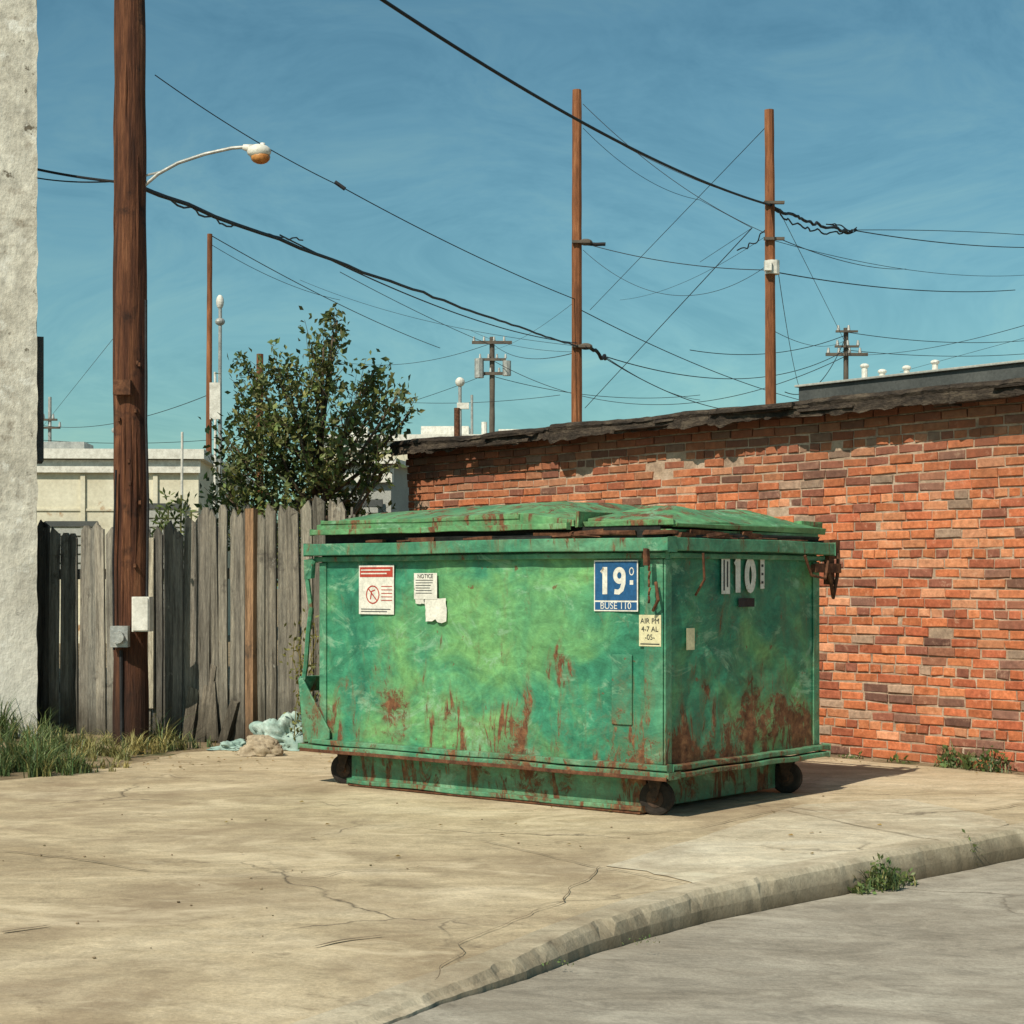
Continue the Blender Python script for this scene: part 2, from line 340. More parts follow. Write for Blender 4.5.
crack([G(60,790),G(200,800),G(330,792)],.003,amp=.06)
crack([G(430,985),G(470,940),G(560,905),G(600,868)],.003,amp=.05)
mb.obj('pavement_cracks', M['joint'])
# ------------------------------------------------------------------ brick building
be=empty('brick_building', BO, math.atan2(-.768,.640))
mb=MB(); rows_n=37; CHh=.071; BLn=.225
pal=[(.53,.17,.075),(.50,.155,.07),(.56,.20,.09),(.47,.14,.065),(.42,.12,.06),(.54,.22,.11),(.36,.11,.06),(.60,.27,.15),(.27,.10,.065),(.52,.18,.08),(.50,.16,.07)]
def brick(mb,x0,x1,z0,z1,yf,col,depth=.05,j=.0045):
    J=lambda:R.uniform(-j,j)
    q=[(x0,z0),(x1,z0),(x1,z1),(x0,z1)]; cx,cz=(x0+x1)/2,(z0+z1)/2; tl=J()*1.2
    q=[(a+J(),c+J()) for a,c in q]; ins=.005
    back=[(a,yf+depth,c) for a,c in q]; mid=[(a,yf+.005+tl*(1 if a>cx else -1),c) for a,c in q]
    fr=[(a+(ins if a<cx else -ins),yf+tl*(1 if a>cx else -1),c+(ins if c<cz else -ins)) for a,c in q]
    mb.add(back+mid+fr,[(8,9,10,11)]+[(4+i,4+(i+1)%4,8+(i+1)%4,8+i) for i in range(4)]+[(i,(i+1)%4,4+(i+1)%4,4+i) for i in range(4)],col)
for r in range(rows_n):
    z0=r*CHh+.005; off=(r%2)*BLn/2+R.uniform(-.02,.02)
    header = (r%6==3)
    L = BLn/2 if header else BLn
    x=-off if not header else -.03
    while x<BL:
        Lb=L*R.uniform(.93,1.07)
        x0=max(x,0); x1=min(x+Lb,BL)
        if x1-x0>.04:
            c=R.choice(pal); nzv=noise.noise(Vector((x*.7,r*.09,2)))
            if R.random()<.07+max(0,nzv)*.35: c=R.choice([(.16,.08,.06),(.22,.11,.08),(.30,.13,.08),(.42,.28,.2),(.27,.19,.14)])
            k=R.uniform(.8,1.18); c=tuple(v*k for v in c)
            yf=R.uniform(-.007,.005)
            if r>=rows_n-5 and x<2.2: yf-=.022*(1 if r%2 else .4)
            if r>=rows_n-2: yf-=.015
            if R.random()<.012 or (r in (31,32,33) and 3.0<x<4.4 and R.random()<.3): yf+=.03; c=tuple(v*.5 for v in c)
            sag=.016*noise.noise(Vector((x*.5,r*.12,7)))
            brick(mb,x0+.005,x1-.006,z0+sag,z0+CHh-.012+sag,yf,c)
        x+=Lb
mb.obj('front_brick_wall',M['brick'],be)
mb=MB(); mb.box((0.003,.0085,-.1),(BL-.003,.3,2.62)); mb.obj('mortar_backing',M['mortar'],be)
mb=MB(); mb.box((.0,.3,-.1),(.3,9,2.62)); mb.box((BL-.3,.302,-.1),(BL,9,2.62)); mb.box((.302,8.7,-.1),(BL-.302,9.0,2.62)); mb.obj('side_walls',M['brickside'],be)
mb=MB(); prof=[]; N=260
for i in range(N+1):
    x=-.06+ (BL+.12)*i/N
    a=noise.noise(Vector((x*1.3,0,0))); b1=noise.noise(Vector((x*5,3,0))); c1=noise.noise(Vector((x*17,5,0)))
    ov=.21+.10*a+.07*b1+.02*c1; zt=2.735+.02*a+.008*b1; zb=2.60-.08*max(0,b1+.1)-.02*c1-.03*a
    prof.append([(x,.6,zt+.02),(x,-.02,zt+.012*c1),(x,-ov+.02,zt-.02),(x,-ov,zt-.05+.01*c1),(x,-ov+.015,(zt+zb)/2+.02*c1),(x,-ov+.03*b1,zb),(x,-.01,2.615)])
vs=[p for r in prof for p in r]; fs=[]
for i in range(N):
    for k in range(6): fs.append((i*7+k,(i+1)*7+k,(i+1)*7+k+1,i*7+k+1)[::-1])
mb.add(vs,fs)
for i in range(26):
    x=R.uniform(0,BL-.4); l=R.uniform(.15,.9); y=-R.uniform(.17,.25); z=2.62+R.uniform(-.05,.06)
    mb.box((x,y,z),(x+l,y+.05,z+R.uniform(.012,.03)),jit=.008)
mb.obj('tar_roof_edge',M['tar'],be)
mb=MB(); mb.box((-.02,.58,2.60),(BL+.02,8.98,2.70)); mb.obj('roof',M['tar'],be)
mb=MB(); mb.box((4.86,.30,2.70),(BL+.04,.55,2.885)); mb.box((4.84,.27,2.887),(BL+.06,.6,2.905),mi=1); mb.obj('raised_parapet',[M['flash'],M['greywall']],be,bevel=.004)
# ------------------------------------------------------------------ left building
lb=empty('concrete_building', S(37,585,15.4)-Vector((0,0,1.3)), math.radians(17))
mb=MB()
nxs,nzs=60,140; vs=[];fs=[]
for j in range(nzs+1):
    for i in range(nxs+1):
        x=-6+6*i/nxs; z=-.1+9.1*j/nzs; d=.006*noise.noise(Vector((x*2,z*2,0)))+.003*noise.noise(Vector((x*7,z*7,3)))
        vs.append((x+(.018*noise.noise(Vector((z*5,3,1))) if i==nxs else 0),-.03+d,z))
for j in range(nzs):
    for i in range(nxs): q=j*(nxs+1)+i; fs.append((q,q+1,q+nxs+2,q+nxs+1))
mb.add(vs,fs); mb.obj('front_render',M['concrete_wall'],lb,smooth=True)
mb=MB(); mb.box((-6,-.015,-.1),(-.002,7,8.995)); mb.box((-6.02,-.06,9.0),(.04,7.05,9.25))
mb.obj('walls',M['concrete_wall'],lb)
mb=MB()
for zz in (1.2,5.8):
    for xx in (-4.6,-2.8): mb.box((xx,-.08,zz),(xx+.9,-.05,zz+1.3)); 
mb.box((.002,.1,2.37),(.06,.5,3.44)); mb.obj('windows_and_shutter',M['flash'],lb)
# ------------------------------------------------------------------ fence
def fence(A, B, h0, h1, cols, lean=.01, gap=.006, seed=1):
    rr=random.Random(seed); A=Vector(A);B=Vector(B); D=(B-A); L=D.length; D.normalize(); Nn=Vector((D.y,-D.x,0))
    if Nn.y>0: Nn=-Nn
    Mx=Matrix(((D.x,Nn.x,0,A.x),(D.y,Nn.y,0,A.y),(0,0,1,0),(0,0,0,1)))
    mb=MB(); x=0
    while x<L:
        w=rr.uniform(.08,.15); t=x/L; h=h0+(h1-h0)*t+rr.uniform(-.09,.05); c=rr.choice(cols); k=rr.uniform(.6,1.25); c=tuple(v*k for v in c)
        ln=rr.uniform(-lean,lean); yo=rr.uniform(-.010,.022); tp=rr.choice([0,0,1,1,2,3,4,4])
        segs=8; L_=[];R_=[]
        g=gap*rr.choice([.5,1,1,2.2])
        for s in range(segs+1):
            z=h*s/segs*.985; wob=.008*noise.noise(Vector((x*9,z*3,seed)))
            L_.append((x+g+ln*z+wob,z)); R_.append((x+w+ln*z+wob*.6,z))
        tops={0:[(x+w*.3+ln*h,h+.02),(x+w*.7+ln*h,h+.02)],1:[(x+w*.5+ln*h,h+.05)],2:[(x+w*.25+ln*h,h+.035),(x+w*.6+ln*h,h-.03)],3:[(x+w*.7+ln*h,h+.045)],4:[(x+w*.3+ln*h,h+.03),(x+w*.45+ln*h,h-.06),(x+w*.6+ln*h,h+.01)]}[tp]
        pts=L_+tops+R_[::-1]
        th=.018; n=len(pts)
        bw=[rr.uniform(-.012,.012) for _ in range(3)]
        warp=lambda z: bw[0]*math.sin(z*2)+bw[1]*z
        vs=[(a,yo+th+warp(z),z) for a,z in pts]+[(a,yo+warp(z),z) for a,z in pts]
        fs=[]
        for s in range(segs): fs.append((s,s+1,n-2-s,n-1-s)); fs.append((n+s,n+n-1-s,n+n-2-s,n+s+1))
        fs.append(tuple(range(segs,n-segs))); fs.append(tuple(n+i for i in range(segs,n-segs))[::-1])
        for i in range(n): fs.append((i,(i+1)%n,n+(i+1)%n,n+i))
        mb.add([Mx@Vector(v) for v in vs],fs,c); x+=w
    for zz in (.35,1.35): mb.box((0,-.06,zz),(L,-.012,zz+.09),cols[0],M_=Mx)
    p=0
    while p<L: mb.box((p,-.16,0),(p+.09,-.065,h0-.12),cols[0],M_=Mx); p+=2.1
    return mb, Mx
g1=[(.24,.23,.21),(.29,.28,.25),(.34,.32,.28),(.21,.20,.18),(.38,.35,.30)]
g2=[(.27,.25,.21),(.32,.295,.25),(.24,.22,.19),(.37,.335,.28),(.29,.26,.21),(.20,.185,.16)]
mb,Mx=fence((-4.5,16.2,0),(-2.6,15.05,0),1.82,1.80,g1,seed=3)
mb.box((1.62,.04,.25),(1.74,.06,1.70),(.6,.55,.44),M_=Mx,jit=.006)
mb.obj('wooden_fence',M['fence'])
mb,Mx=fence((-2.6,15.0,0),(-1.38,14.3,0),1.91,1.98,g2,.012,seed=5)
mb.box((.56,.045,0),(.64,.11,1.92),(.40,.24,.14),M_=Mx,jit=.004)
for (x,w,h,l) in ((.0,.1,.66,.14),(.14,.11,.5,-.12),(.25,.09,.38,.3),(-.12,.1,.45,.1)):
    T=Matrix.Translation((x,.07,0))@Matrix.Rotation(l,4,'Y')@Matrix.Rotation(.10,4,'X'); mb.box((0,0,0),(w,.02,h),(.25,.22,.18),M_=Mx@T,jit=.01)
mb.obj('wooden_fence',M['fence'])
mb,Mx=fence((-1.38,14.3,0),(-1.2,17.9,0),1.9,1.85,g2,.01,seed=8); mb.obj('wooden_fence',M['fence'])
# ------------------------------------------------------------------ utility poles + lamp
def pole_mesh(mb,base,h,r0,r1,lean=(0,0),mi=0,n=14,seg=24,rough=.04):
    P=[];rd=[]
    for i in range(seg+1):
        t=i/seg; P.append((base[0]+lean[0]*t+.02*noise.noise(Vector((t*3,base[0],0))),base[1]+lean[1]*t,-.1+(h+.1)*t)); rd.append((r0+(r1-r0)*t)*(1+rough*noise.noise(Vector((t*h*1.6,base[1],1)))))
    mb.tube(P,rd,n,mi=mi)
def at(px,py,Y=14.55): return S(px,py,Y)
mb=MB(); pb=S(131,585,14.7); pole_mesh(mb,(pb.x,pb.y),9.5,.145,.115,(-.02,0),seg=90,rough=.07,n=20)
for k in range(14):
    a=R.uniform(2.9,6.0); z=R.uniform(.2,5.5); l=R.uniform(.3,1.2); r=.142-.003*z
    mb.tube([(pb.x+math.cos(a)*r,pb.y+math.sin(a)*r,z),(pb.x+math.cos(a)*(r+.004),pb.y+math.sin(a)*(r+.004),z+l/2),(pb.x+math.cos(a+.03)*(r-.004),pb.y+math.sin(a+.03)*(r-.004),z+l)],[.003,.011,.003],5)
p=at(126,385,14.54); mb.box((p.x-.10,p.y-.03,p.z-.08),(p.x+.04,p.y+.04,p.z+.04),mi=4)
p=at(143,614); mb.box((p.x-.07,p.y-.1,p.z-.14),(p.x+.07,p.y+.06,p.z+.14),mi=2); mb.box((p.x-.06,p.y-.112,p.z-.13),(p.x+.06,p.y-.101,p.z+.13),mi=2)
p=at(121,637); mb.box((p.x-.07,p.y-.08,p.z-.08),(p.x+.07,p.y+.05,p.z+.09),mi=1); mb.tube([(p.x,p.y-.082,p.z),(p.x,p.y-.13,p.z)],.05,mi=1)
mb.tube([at(147,600),at(148,500),at(146,420),at(146,300)],.012,6,mi=3); mb.tube([at(121,650),at(122,745)],.016,6,mi=3)
mb.tube([at(114,650),at(113,560),at(116,470)],.01,6,mi=3)
for i in range(8):
    q=at(R.uniform(118,142),R.uniform(360,600),14.56); mb.box(q-Vector((.010,.01,.015)),q+Vector((.010,.03,.015)),mi=4)
A_=[at(144,186,14.7),at(158,174,14.68),at(178,163,14.65),at(205,154,14.6),at(232,148,14.57),at(247,147,14.55)]
mb.tube(A_,.014,8,mi=1); mb.tube([at(144,176,14.7),at(160,172,14.68),at(176,164,14.65)],.009,6,mi=1)
mb.obj('utility_pole',[M['wood_pole'],M['metal'],M['white'],M['wire'],M['rust']],smooth=False)
mb=MB(); q=at(259,153,14.55)
mb.ball((q.x,q.y,q.z+.012),(.10,.075,.06)); mb.ball((q.x+.012,q.y,q.z-.035),(.080,.066,.055),mi=1); mb.tube([at(243,147,14.55),at(253,149,14.55)],[.022,.04],8)
mb.tube([(q.x+.03,q.y,q.z+.05),(q.x+.03,q.y,q.z+.08)],.02,8)
mb.obj('street_lamp',[M['white'],M['orange']],smooth=True)
def bgpole(px,top,Y,wpx,mat,lean=0,arms=(),extra=None,name='utility_pole'):
    mb=MB(); b0=S(px,585,Y); h=S(px,top,Y).z; r=wpx/F*Y/2
    pole_mesh(mb,(b0.x,b0.y),h,r*1.1,r*.85,(lean/F*Y,0),n=10,rough=.10)
    for (ay,hw,th) in arms:
        z=S(px,ay,Y).z; hw=hw/F*Y; th=th/F*Y
        mb.box((b0.x-hw,b0.y-r-.1,z-th/2),(b0.x+hw,b0.y-r,z+th/2),mi=1)
        k=-hw+.1
        while k<=hw: mb.tube([(b0.x+k,b0.y-r-.05,z+th/2),(b0.x+k,b0.y-r-.05,z+th/2+.2)],[.07,.04],6,mi=2); k+=max(.4,hw/2)
    if extra: extra(mb,b0,r)
    return mb.obj(name,[mat,M['farpole'],M['metal'],M['white'],M['rust']])
YB,YC=42,40
def exB(mb,b0,r):
    for py in (243,347): z=S(0,py,YB).z; mb.ball((b0.x+.2,b0.y-.1,z),(.16,.1,.08),mi=1); mb.box((b0.x-.12,b0.y-.2,z-.03),(b0.x+.3,b0.y-.1,z+.03),mi=1)
def exC(mb,b0,r):
    z=S(0,268,YC).z; mb.tube([(b0.x,b0.y-.05,z-.15),(b0.x,b0.y-.05,z+.15)],r*1.3,10,mi=3); mb.box((b0.x-.2,b0.y-.3,z-.1),(b0.x-.05,b0.y-.15,z+.12),mi=3)
    for py in (204,240): z=S(0,py,YC).z; mb.box((b0.x-.2,b0.y-.2,z-.03),(b0.x+.25,b0.y-.1,z+.03),mi=1)
bgpole(577,90,YB,11,M['wood_pole2'],extra=exB)
bgpole(772,110,YC,11.5,M['wood_pole2'],lean=-3,extra=exC)
bgpole(208,234,50,6,M['wood_pole2'],lean=2)
bgpole(260,354,55,8,M['wood_pole2'])
def ex1(mb,b0,r):
    z=S(0,368,85).z; mb.tube([(b0.x-.6,b0.y-.3,z-.5),(b0.x-.6,b0.y-.3,z+.4)],.22,8,mi=2); mb.tube([(b0.x+.7,b0.y-.3,z-.4),(b0.x+.7,b0.y-.3,z+.3)],.2,8,mi=2)
bgpole(492,337,85,6,M['farpole'],arms=((343,20,3),(360,14,2.5),(374,12,3)),extra=ex1)
bgpole(846,328,70,6,M['farpole'],arms=((332,11,2),(355,21,3),(347,12,2)))
bgpole(50,397,75,4,M['metal'],arms=((420,8,2),(428,11,2)))
def ex2(mb,b0,r): z=S(0,382,60).z; mb.ball((b0.x,b0.y,z),.16,mi=3); mb.box((b0.x-.1,b0.y-.1,z-.9),(b0.x+.3,b0.y+.1,z-.7),mi=3)
bgpole(460,380,60,4,M['metal'],extra=ex2,name='lamp_post')
bgpole(472,395,62,3,M['metal'],name='vent_pipe')
bgpole(457,408,58,7,M['rust'],name='chimney_pipe')
def ex3(mb,b0,r):
    z=S(0,302,32).z; mb.ball((b0.x,b0.y,z),(.07,.07,.13),mi=3); mb.ball((b0.x,b0.y,z-.35),(.09,.08,.07),mi=2); z=S(0,400,32).z; mb.box((b0.x-.17,b0.y-.1,z-.35),(b0.x+.02,b0.y-.04,z+.3),mi=3)
bgpole(220,300,32,4,M['metal'],extra=ex3,name='lamp_post')
bgpole(182,432,28,3,M['white'],name='vent_pipe')
bgpole(215,372,36,3,M['white'],name='vent_pipe')
# ------------------------------------------------------------------ wires
def wire(p,q,r,sag=0.0,n=40,wob=0):
    p=Vector(p);q=Vector(q); pts=[]
    for i in range(n+1):
        t=i/n; v=p.lerp(q,t); v.z-=sag*4*t*(1-t); 
        if wob: v.z+=wob*noise.noise(v*2.5); v.x+=wob*noise.noise(v*2.1+Vector((5,0,0)))
        pts.append(v)
    cu=bpy.data.curves.new('power_line','CURVE'); cu.dimensions='3D'; cu.bevel_depth=r; cu.bevel_resolution=1
    s=cu.splines.new('POLY'); s.points.add(n)
    for i,v in enumerate(pts): s.points[i].co=(*v,1)
    cu.materials.append(M['wire']); o=bpy.data.objects.new('power_line',cu); sc.collection.objects.link(o); return o
wire(S(300,-56,20),S(770,205,YC-.2),.024,.35)
wire(S(770,205,YC-.2),S(852,231,46),.035,.1,wob=.12)
wire(S(770,205,YC-.2),S(852,229,46),.02,.3,wob=.12)
for k in range(3): wire(S(825+R.uniform(0,10),224,45),S(857,R.uniform(224,234),46),.016,R.uniform(-.2,.2),wob=.15)
wire(S(852,230,46),S(1080,246,60),.014,.2); wire(S(852,230,46),S(1080,240,60),.010,-.1)
wire(S(-60,138,20),at(130,183,14.6),.013,.08); wire(S(-60,142,20),at(130,180,14.6),.007,.16)
wire(at(130,183,14.6),S(577,346,YB-.2),.019,.05,wob=.03); wire(at(130,178,14.6),S(300,240,24),.010,.1,wob=.05); wire(S(280,235,23),S(577,343,YB-.2),.010,.25)
wire(S(583,346,YB-.2),S(607,358,YB+2),.045,.0,wob=.15)
wire(S(155,75,30),S(340,186,34),.009,.1); wire(S(335,182,34),S(345,189,34),.04); wire(S(340,186,34),S(577,300,YB),.010,.1); wire(S(577,308,YB),S(800,400,60),.011,.2)
wire(S(212,236,50),S(440,348,75),.013,.2); wire(S(212,245,50),S(340,300,60),.008,.2); wire(S(340,272,60),S(491,345,84),.012,.1)
wire(S(583,104,YB),S(770,235,YC),.008,.3); wire(S(583,122,YB),S(772,205,YC),.006,.2)
wire(S(583,243,YB),S(605,245,YB),.045,0,wob=.1)
wire(S(583,243,YB),S(770,270,YC),.010,.15); wire(S(775,272,YC),S(1015,290,55),.013,.2)
wire(S(765,128,YC),S(590,310,55),.008); wire(S(752,228,YC+1),S(585,408,60),.011)
wire(S(773,222,YC),S(738,250,YC+2),.015,.1,wob=.1); wire(S(752,228,YC+1),S(700,262,48),.006)
wire(S(778,270,YC),S(800,390,60),.008,.3); wire(S(778,208,YC),S(850,352,70),.008); wire(S(785,392,58),S(846,336,70),.015,.8)
wire(S(778,238,YC),S(906,269,60),.010,.2); wire(S(690,350,60),S(846,335,70),.014,.4); wire(S(600,355,45),S(745,412,60),.012,.3)
wire(S(846,332,70),S(1080,334,80),.014,.4); wire(S(846,350,70),S(1080,348,80),.013,.3); wire(S(846,355,70),S(1080,308,40),.008,.3)
wire(S(607,357,44),S(846,350,70),.013,.8); wire(S(492,343,85),S(577,352,YB),.010,.4); wire(S(492,360,85),S(846,356,70),.014,2.0); wire(S(492,376,85),S(700,395,90),.015,.5)
wire(S(40,425,75),S(208,395,50),.010,.4); wire(S(40,440,70),S(492,372,85),.012,1.2); wire(S(120,330,40),S(40,430,75),.006)
wire(S(492,343,85),S(330,360,100),.012,.6); wire(S(577,346,YB),S(300,280,60),.006,.3)
wire(S(1090,320,60),S(900,372,90),.008); wire(S(560,395,80),S(300,390,90),.012,.5)
wire(S(583,128,YB),S(700,200,YB+3),.006,.3); wire(S(700,200,YB+3),S(752,228,YC+1),.006); wire(S(583,250,YB),S(772,262,YC),.006,.9)
wire(S(772,240,YC),S(1080,268,60),.007,.5); wire(S(772,232,YC),S(620,300,60),.005,.3); wire(S(607,358,44),S(700,400,70),.010,.2)
wire(S(577,352,YB),S(470,330,70),.006,.2); wire(S(846,340,70),S(772,330,YC),.007,.3); wire(S(492,350,85),S(577,300,YB),.005,.2)
# ------------------------------------------------------------------ background buildings
def bgbuilding(name,x0,x1,Y,ztop,depth,mat,doors=(),ribs=None,rz=0,cap=.22):
    e=empty(name,((x0+x1)/2,Y,0),rz); w=(x1-x0)/2
    mb=MB(); mb.box((-w,0,0),(w,depth,ztop)); 
    if ribs:
        k=-w+ribs
        while k<w: mb.box((k,-.06,0),(k+.10,-.002,ztop-.35)); k+=ribs
        mb.box((-w,-.03,ztop*.72),(w,-.0025,ztop*.72+.05))
    mb.obj('walls',mat,e)
    mb=MB(); mb.box((-w-.15,-.25,ztop+.002),(w+.15,depth+.2,ztop+cap)); mb.box((-w-.05,-.12,ztop-.3),(w+.05,-.004,ztop-.02)); mb.obj('roof_fascia',M['white'],e)
    mb=MB()
    for (a,b_,z0,z1) in doors:
        mb.box((a-.08,-.1,z1),(b_+.08,-.065,z1+.12),mi=1)
        z=z0
        while z<z1-.05: mb.box((a,-.09,z),(b_,-.003,z+.16)); z+=.2
    if doors: mb.obj('doors_and_windows',[M['greywall'],M['flash']],e)
    return e
e=bgbuilding('warehouse',-16,-7.0,40,4.1,12,M['cream'],doors=((-1.0,.2,.2,2.9),(3.0,4.2,.2,3.0),(1.2,2.2,1.6,2.6),(-3.9,-2.6,.2,3)),ribs=1.6,rz=.05)
mb=MB()
mb.box((.3,2,4.33),(1.6,3.2,4.65)); mb.tube([(2.6,1,4.32),(2.6,1,4.8)],.12,8); mb.ball((2.6,1,4.83),(.2,.2,.1)); mb.tube([(-.6,1.5,4.32),(-.6,1.5,4.65)],.07,8)
mb.obj('roof_units',M['metal'],e)
e=bgbuilding('warehouse',-6.6,1.6,62,6.25,14,M['cream'],doors=((-3,-1.5,3.5,5.0),(.5,2,3.5,5),(2.6,3.4,3.5,5)),ribs=2.0,rz=-.03)
mb=MB(); mb.box((-.8,2,6.48),(.9,4,6.95)); mb.box((2.0,1,6.48),(2.9,2,6.75)); mb.tube([(1.5,1,6.48),(1.5,1,7.0)],.1,8); mb.box((-3.2,1,6.48),(-2.6,2,6.85)); mb.obj('roof_units',M['white'],e)
bgbuilding('shed',-3.0,-2.0,30,3.3,2,M['greywall'],doors=((-.3,.3,1.9,2.6),),rz=-.2,cap=.08)
wb=bgbuilding('warehouse',18,28,95,11.9,10,M['white'],doors=((-3,-1,7,9),(1,3,7,9)),ribs=2.5)
mb=MB()
for (px,h) in ((872,1.0),(890,.7),(915,.9),(944,1.2)): x=(px-512)/F*95-23; mb.tube([(x,2,12.1),(x,2,12.1+h)],.16,8); mb.ball((x,2,12.1+h),(.25,.25,.14))
mb.box((0,1.5,12.122),(2.5,3,12.8)); mb.obj('roof_vents',M['white'],wb)
# ------------------------------------------------------------------ tree
def tree():
    rr=random.Random(11); YT=17.6; base=Vector(((305-512)/F*YT,YT,0))
    lobes=[(333,335,.12),(327,352,.2),(318,372,.28),(283,378,.24),(252,385,.20),(365,382,.24),(398,400,.17),(238,415,.25),(300,415,.38),(350,420,.35),(410,410,.1),
           (240,450,.32),(282,455,.38),(330,462,.38),(385,435,.24),(220,485,.25),(262,495,.36),(300,500,.42),(350,500,.34),(225,520,.25),(290,545,.5),(245,365,.1),(378,468,.24),(336,318,.06),(208,500,.12),(375,400,.2),(395,455,.15),(270,425,.3)]
    br=MB(); lf=MB()
    tot=sum(r**2 for *_,r in lobes)
    trunk=[base,base+Vector((.05,0,.7)),base+Vector((-.03,.02,1.4)),base+Vector((.1,0,2.1)),base+Vector((.18,0,2.9)),S(330,345,YT)]
    br.tube(trunk,[.07,.06,.05,.04,.025,.008],8)
    for (px,py,r) in lobes:
        c=S(px,py,YT)+Vector((0,rr.uniform(-.35,.35),0)); n=max(3,int(330*r*r/tot))
        zt=max(.5,min(2.9,c.z-.9)); t0=base+Vector((.05+.04*zt,0,zt)); mid=t0.lerp(c,.5)+Vector((0,0,-.12))
        br.tube([t0,mid,c],[.028,.018,.008],5)
        for k in range(n):
            d=Vector([rr.gauss(0,1) for _ in range(3)]).normalized()*r*rr.uniform(.4,1.35); tip=c+d+Vector((0,0,.08))
            st=mid.lerp(c,rr.uniform(.2,1)); m_=st.lerp(tip,.5)+Vector((0,0,-.03)); br.tube([st,m_,tip],[.007,.005,.002],4,cap=False)
            shade=rr.uniform(.55,1.5)
            for j in range(rr.randint(18,32)):
                t=rr.uniform(.25,1.05); p=st.lerp(m_,t*2) if t<.5 else m_.lerp(tip,t*2-1)
                p=p+Vector([rr.gauss(0,.045) for _ in range(3)])
                a=Vector([rr.gauss(0,1) for _ in range(3)]); a.z+=.3; a.normalize(); b_=a.cross(Vector([rr.gauss(0,1) for _ in range(3)])).normalized()
                L=rr.uniform(.05,.10); W_=L*.26; nrm=a.cross(b_)
                cc=shade*rr.uniform(.7,1.35); col=(cc*rr.uniform(.85,1.35),cc,cc*rr.uniform(.6,1.0))
                lf.add([p,p+a*L*.45+b_*W_+nrm*.008,p+a*L,p+a*L*.45-b_*W_+nrm*.008],[(0,1,2),(0,2,3)],col)
    e=empty('tree'); br.obj('trunk_and_branches',M['bark'],e,smooth=True); lf.obj('foliage',M['leaf'],e)
tree()
# ------------------------------------------------------------------ grass & weeds
def blades(mb,cx,cy,rx,ry,n,h,rr,dry=.2,rot=0,spread=.5,z0=0,wd=.004,tuft=0):
    cent=[(rr.uniform(0,6.28),math.sqrt(rr.random()),rr.uniform(.45,1.2)) for _ in range(max(1,tuft))]
    for i in range(n):
        if tuft: a,q,hm=rr.choice(cent); a+=rr.gauss(0,.05); q+=rr.gauss(0,.05)
        else: a=rr.uniform(0,6.28); q=math.sqrt(rr.random()); hm=1
        x=rx*q*math.cos(a)+rr.gauss(0,.012); y=ry*q*math.sin(a)+rr.gauss(0,.012)
        X=cx+x*math.cos(rot)-y*math.sin(rot); Y=cy+x*math.sin(rot)+y*math.cos(rot)
        H=h*hm*rr.uniform(.35,1.15)*(1.15-.5*q); ang=rr.uniform(0,6.28); dx,dy=math.cos(ang),math.sin(ang); ln=rr.uniform(.1,1.2)*spread*H
        w=wd*rr.uniform(.6,1.4); px,py=-dy*w,dx*w
        if rr.random()<dry: k=rr.uniform(.7,1.1); c=(3.6*k,2.1*k,2.2*k)
        else: k=rr.uniform(.5,1.9); c=(k*rr.uniform(.8,1.3),k,k)
        vs=[]
        for t,ws in ((0,1),(.35,.9),(.7,.6)):
            ox,oy,oz=dx*ln*t*t,dy*ln*t*t,H*(t-.25*t*t); vs+=[(X+ox-px*ws,Y+oy-py*ws,z0+oz),(X+ox+px*ws,Y+oy+py*ws,z0+oz)]
        vs.append((X+dx*ln,Y+dy*ln,z0+H*.72)); mb.add(vs,[(0,1,3,2),(2,3,5,4),(4,5,6)],c)
rr=random.Random(4)
mb=MB()
for (px,py,rx,ry,n,h,dry,tf) in ((5,768,.45,.45,1200,.44,.10,26),(40,774,.30,.28,560,.34,.15,16),(68,773,.2,.2,240,.24,.3,10),(-60,770,.7,.7,700,.45,.2,25),(8,740,.45,.4,1000,.52,.12,22),(45,752,.3,.35,460,.36,.2,14),(15,728,.3,.3,300,.6,.2,10)):
    g=G(px,py); blades(mb,g.x,g.y,rx,ry,n,h,rr,dry,tuft=tf,spread=.8)
mb.obj('grass',M['grass'])
mb=MB()
for (px,py,rx,ry,n,h,dry,tf) in ((115,757,.3,.4,520,.24,.9,26),(155,750,.25,.25,260,.28,.75,12),(98,770,.22,.2,160,.14,.95,12),(190,748,.25,.12,90,.16,.4,8),(150,743,.3,.12,140,.36,.5,8),(85,748,.2,.4,150,.3,.7,8)):
    g=G(px,py); blades(mb,g.x,g.y,rx,ry,n,h,rr,dry,tuft=tf,spread=.9)
mb.obj('dry_weeds',M['grass'])
def leafy(mb,c,n,r,h,rr,z0=0,ls=.05):
    for i in range(n):
        a0=rr.uniform(0,6.28); q=r*rr.random()**.6; p=Vector((c[0]+q*math.cos(a0),c[1]+q*math.sin(a0)*.6,z0+h*rr.random()*(1.1-q/r*.7)))
        a=Vector([rr.gauss(0,1) for _ in range(3)]); a.z+=.4; a.normalize(); b_=a.cross(Vector([rr.gauss(0,1) for _ in range(3)])).normalized(); L=ls*rr.uniform(.6,1.3)
        k=rr.uniform(.6,1.8); mb.add([p,p+a*L*.5+b_*L*.25,p+a*L,p+a*L*.5-b_*L*.25],[(0,1,2,3)],(k*rr.uniform(.9,1.3),k,k*.8))
mb=MB(); 
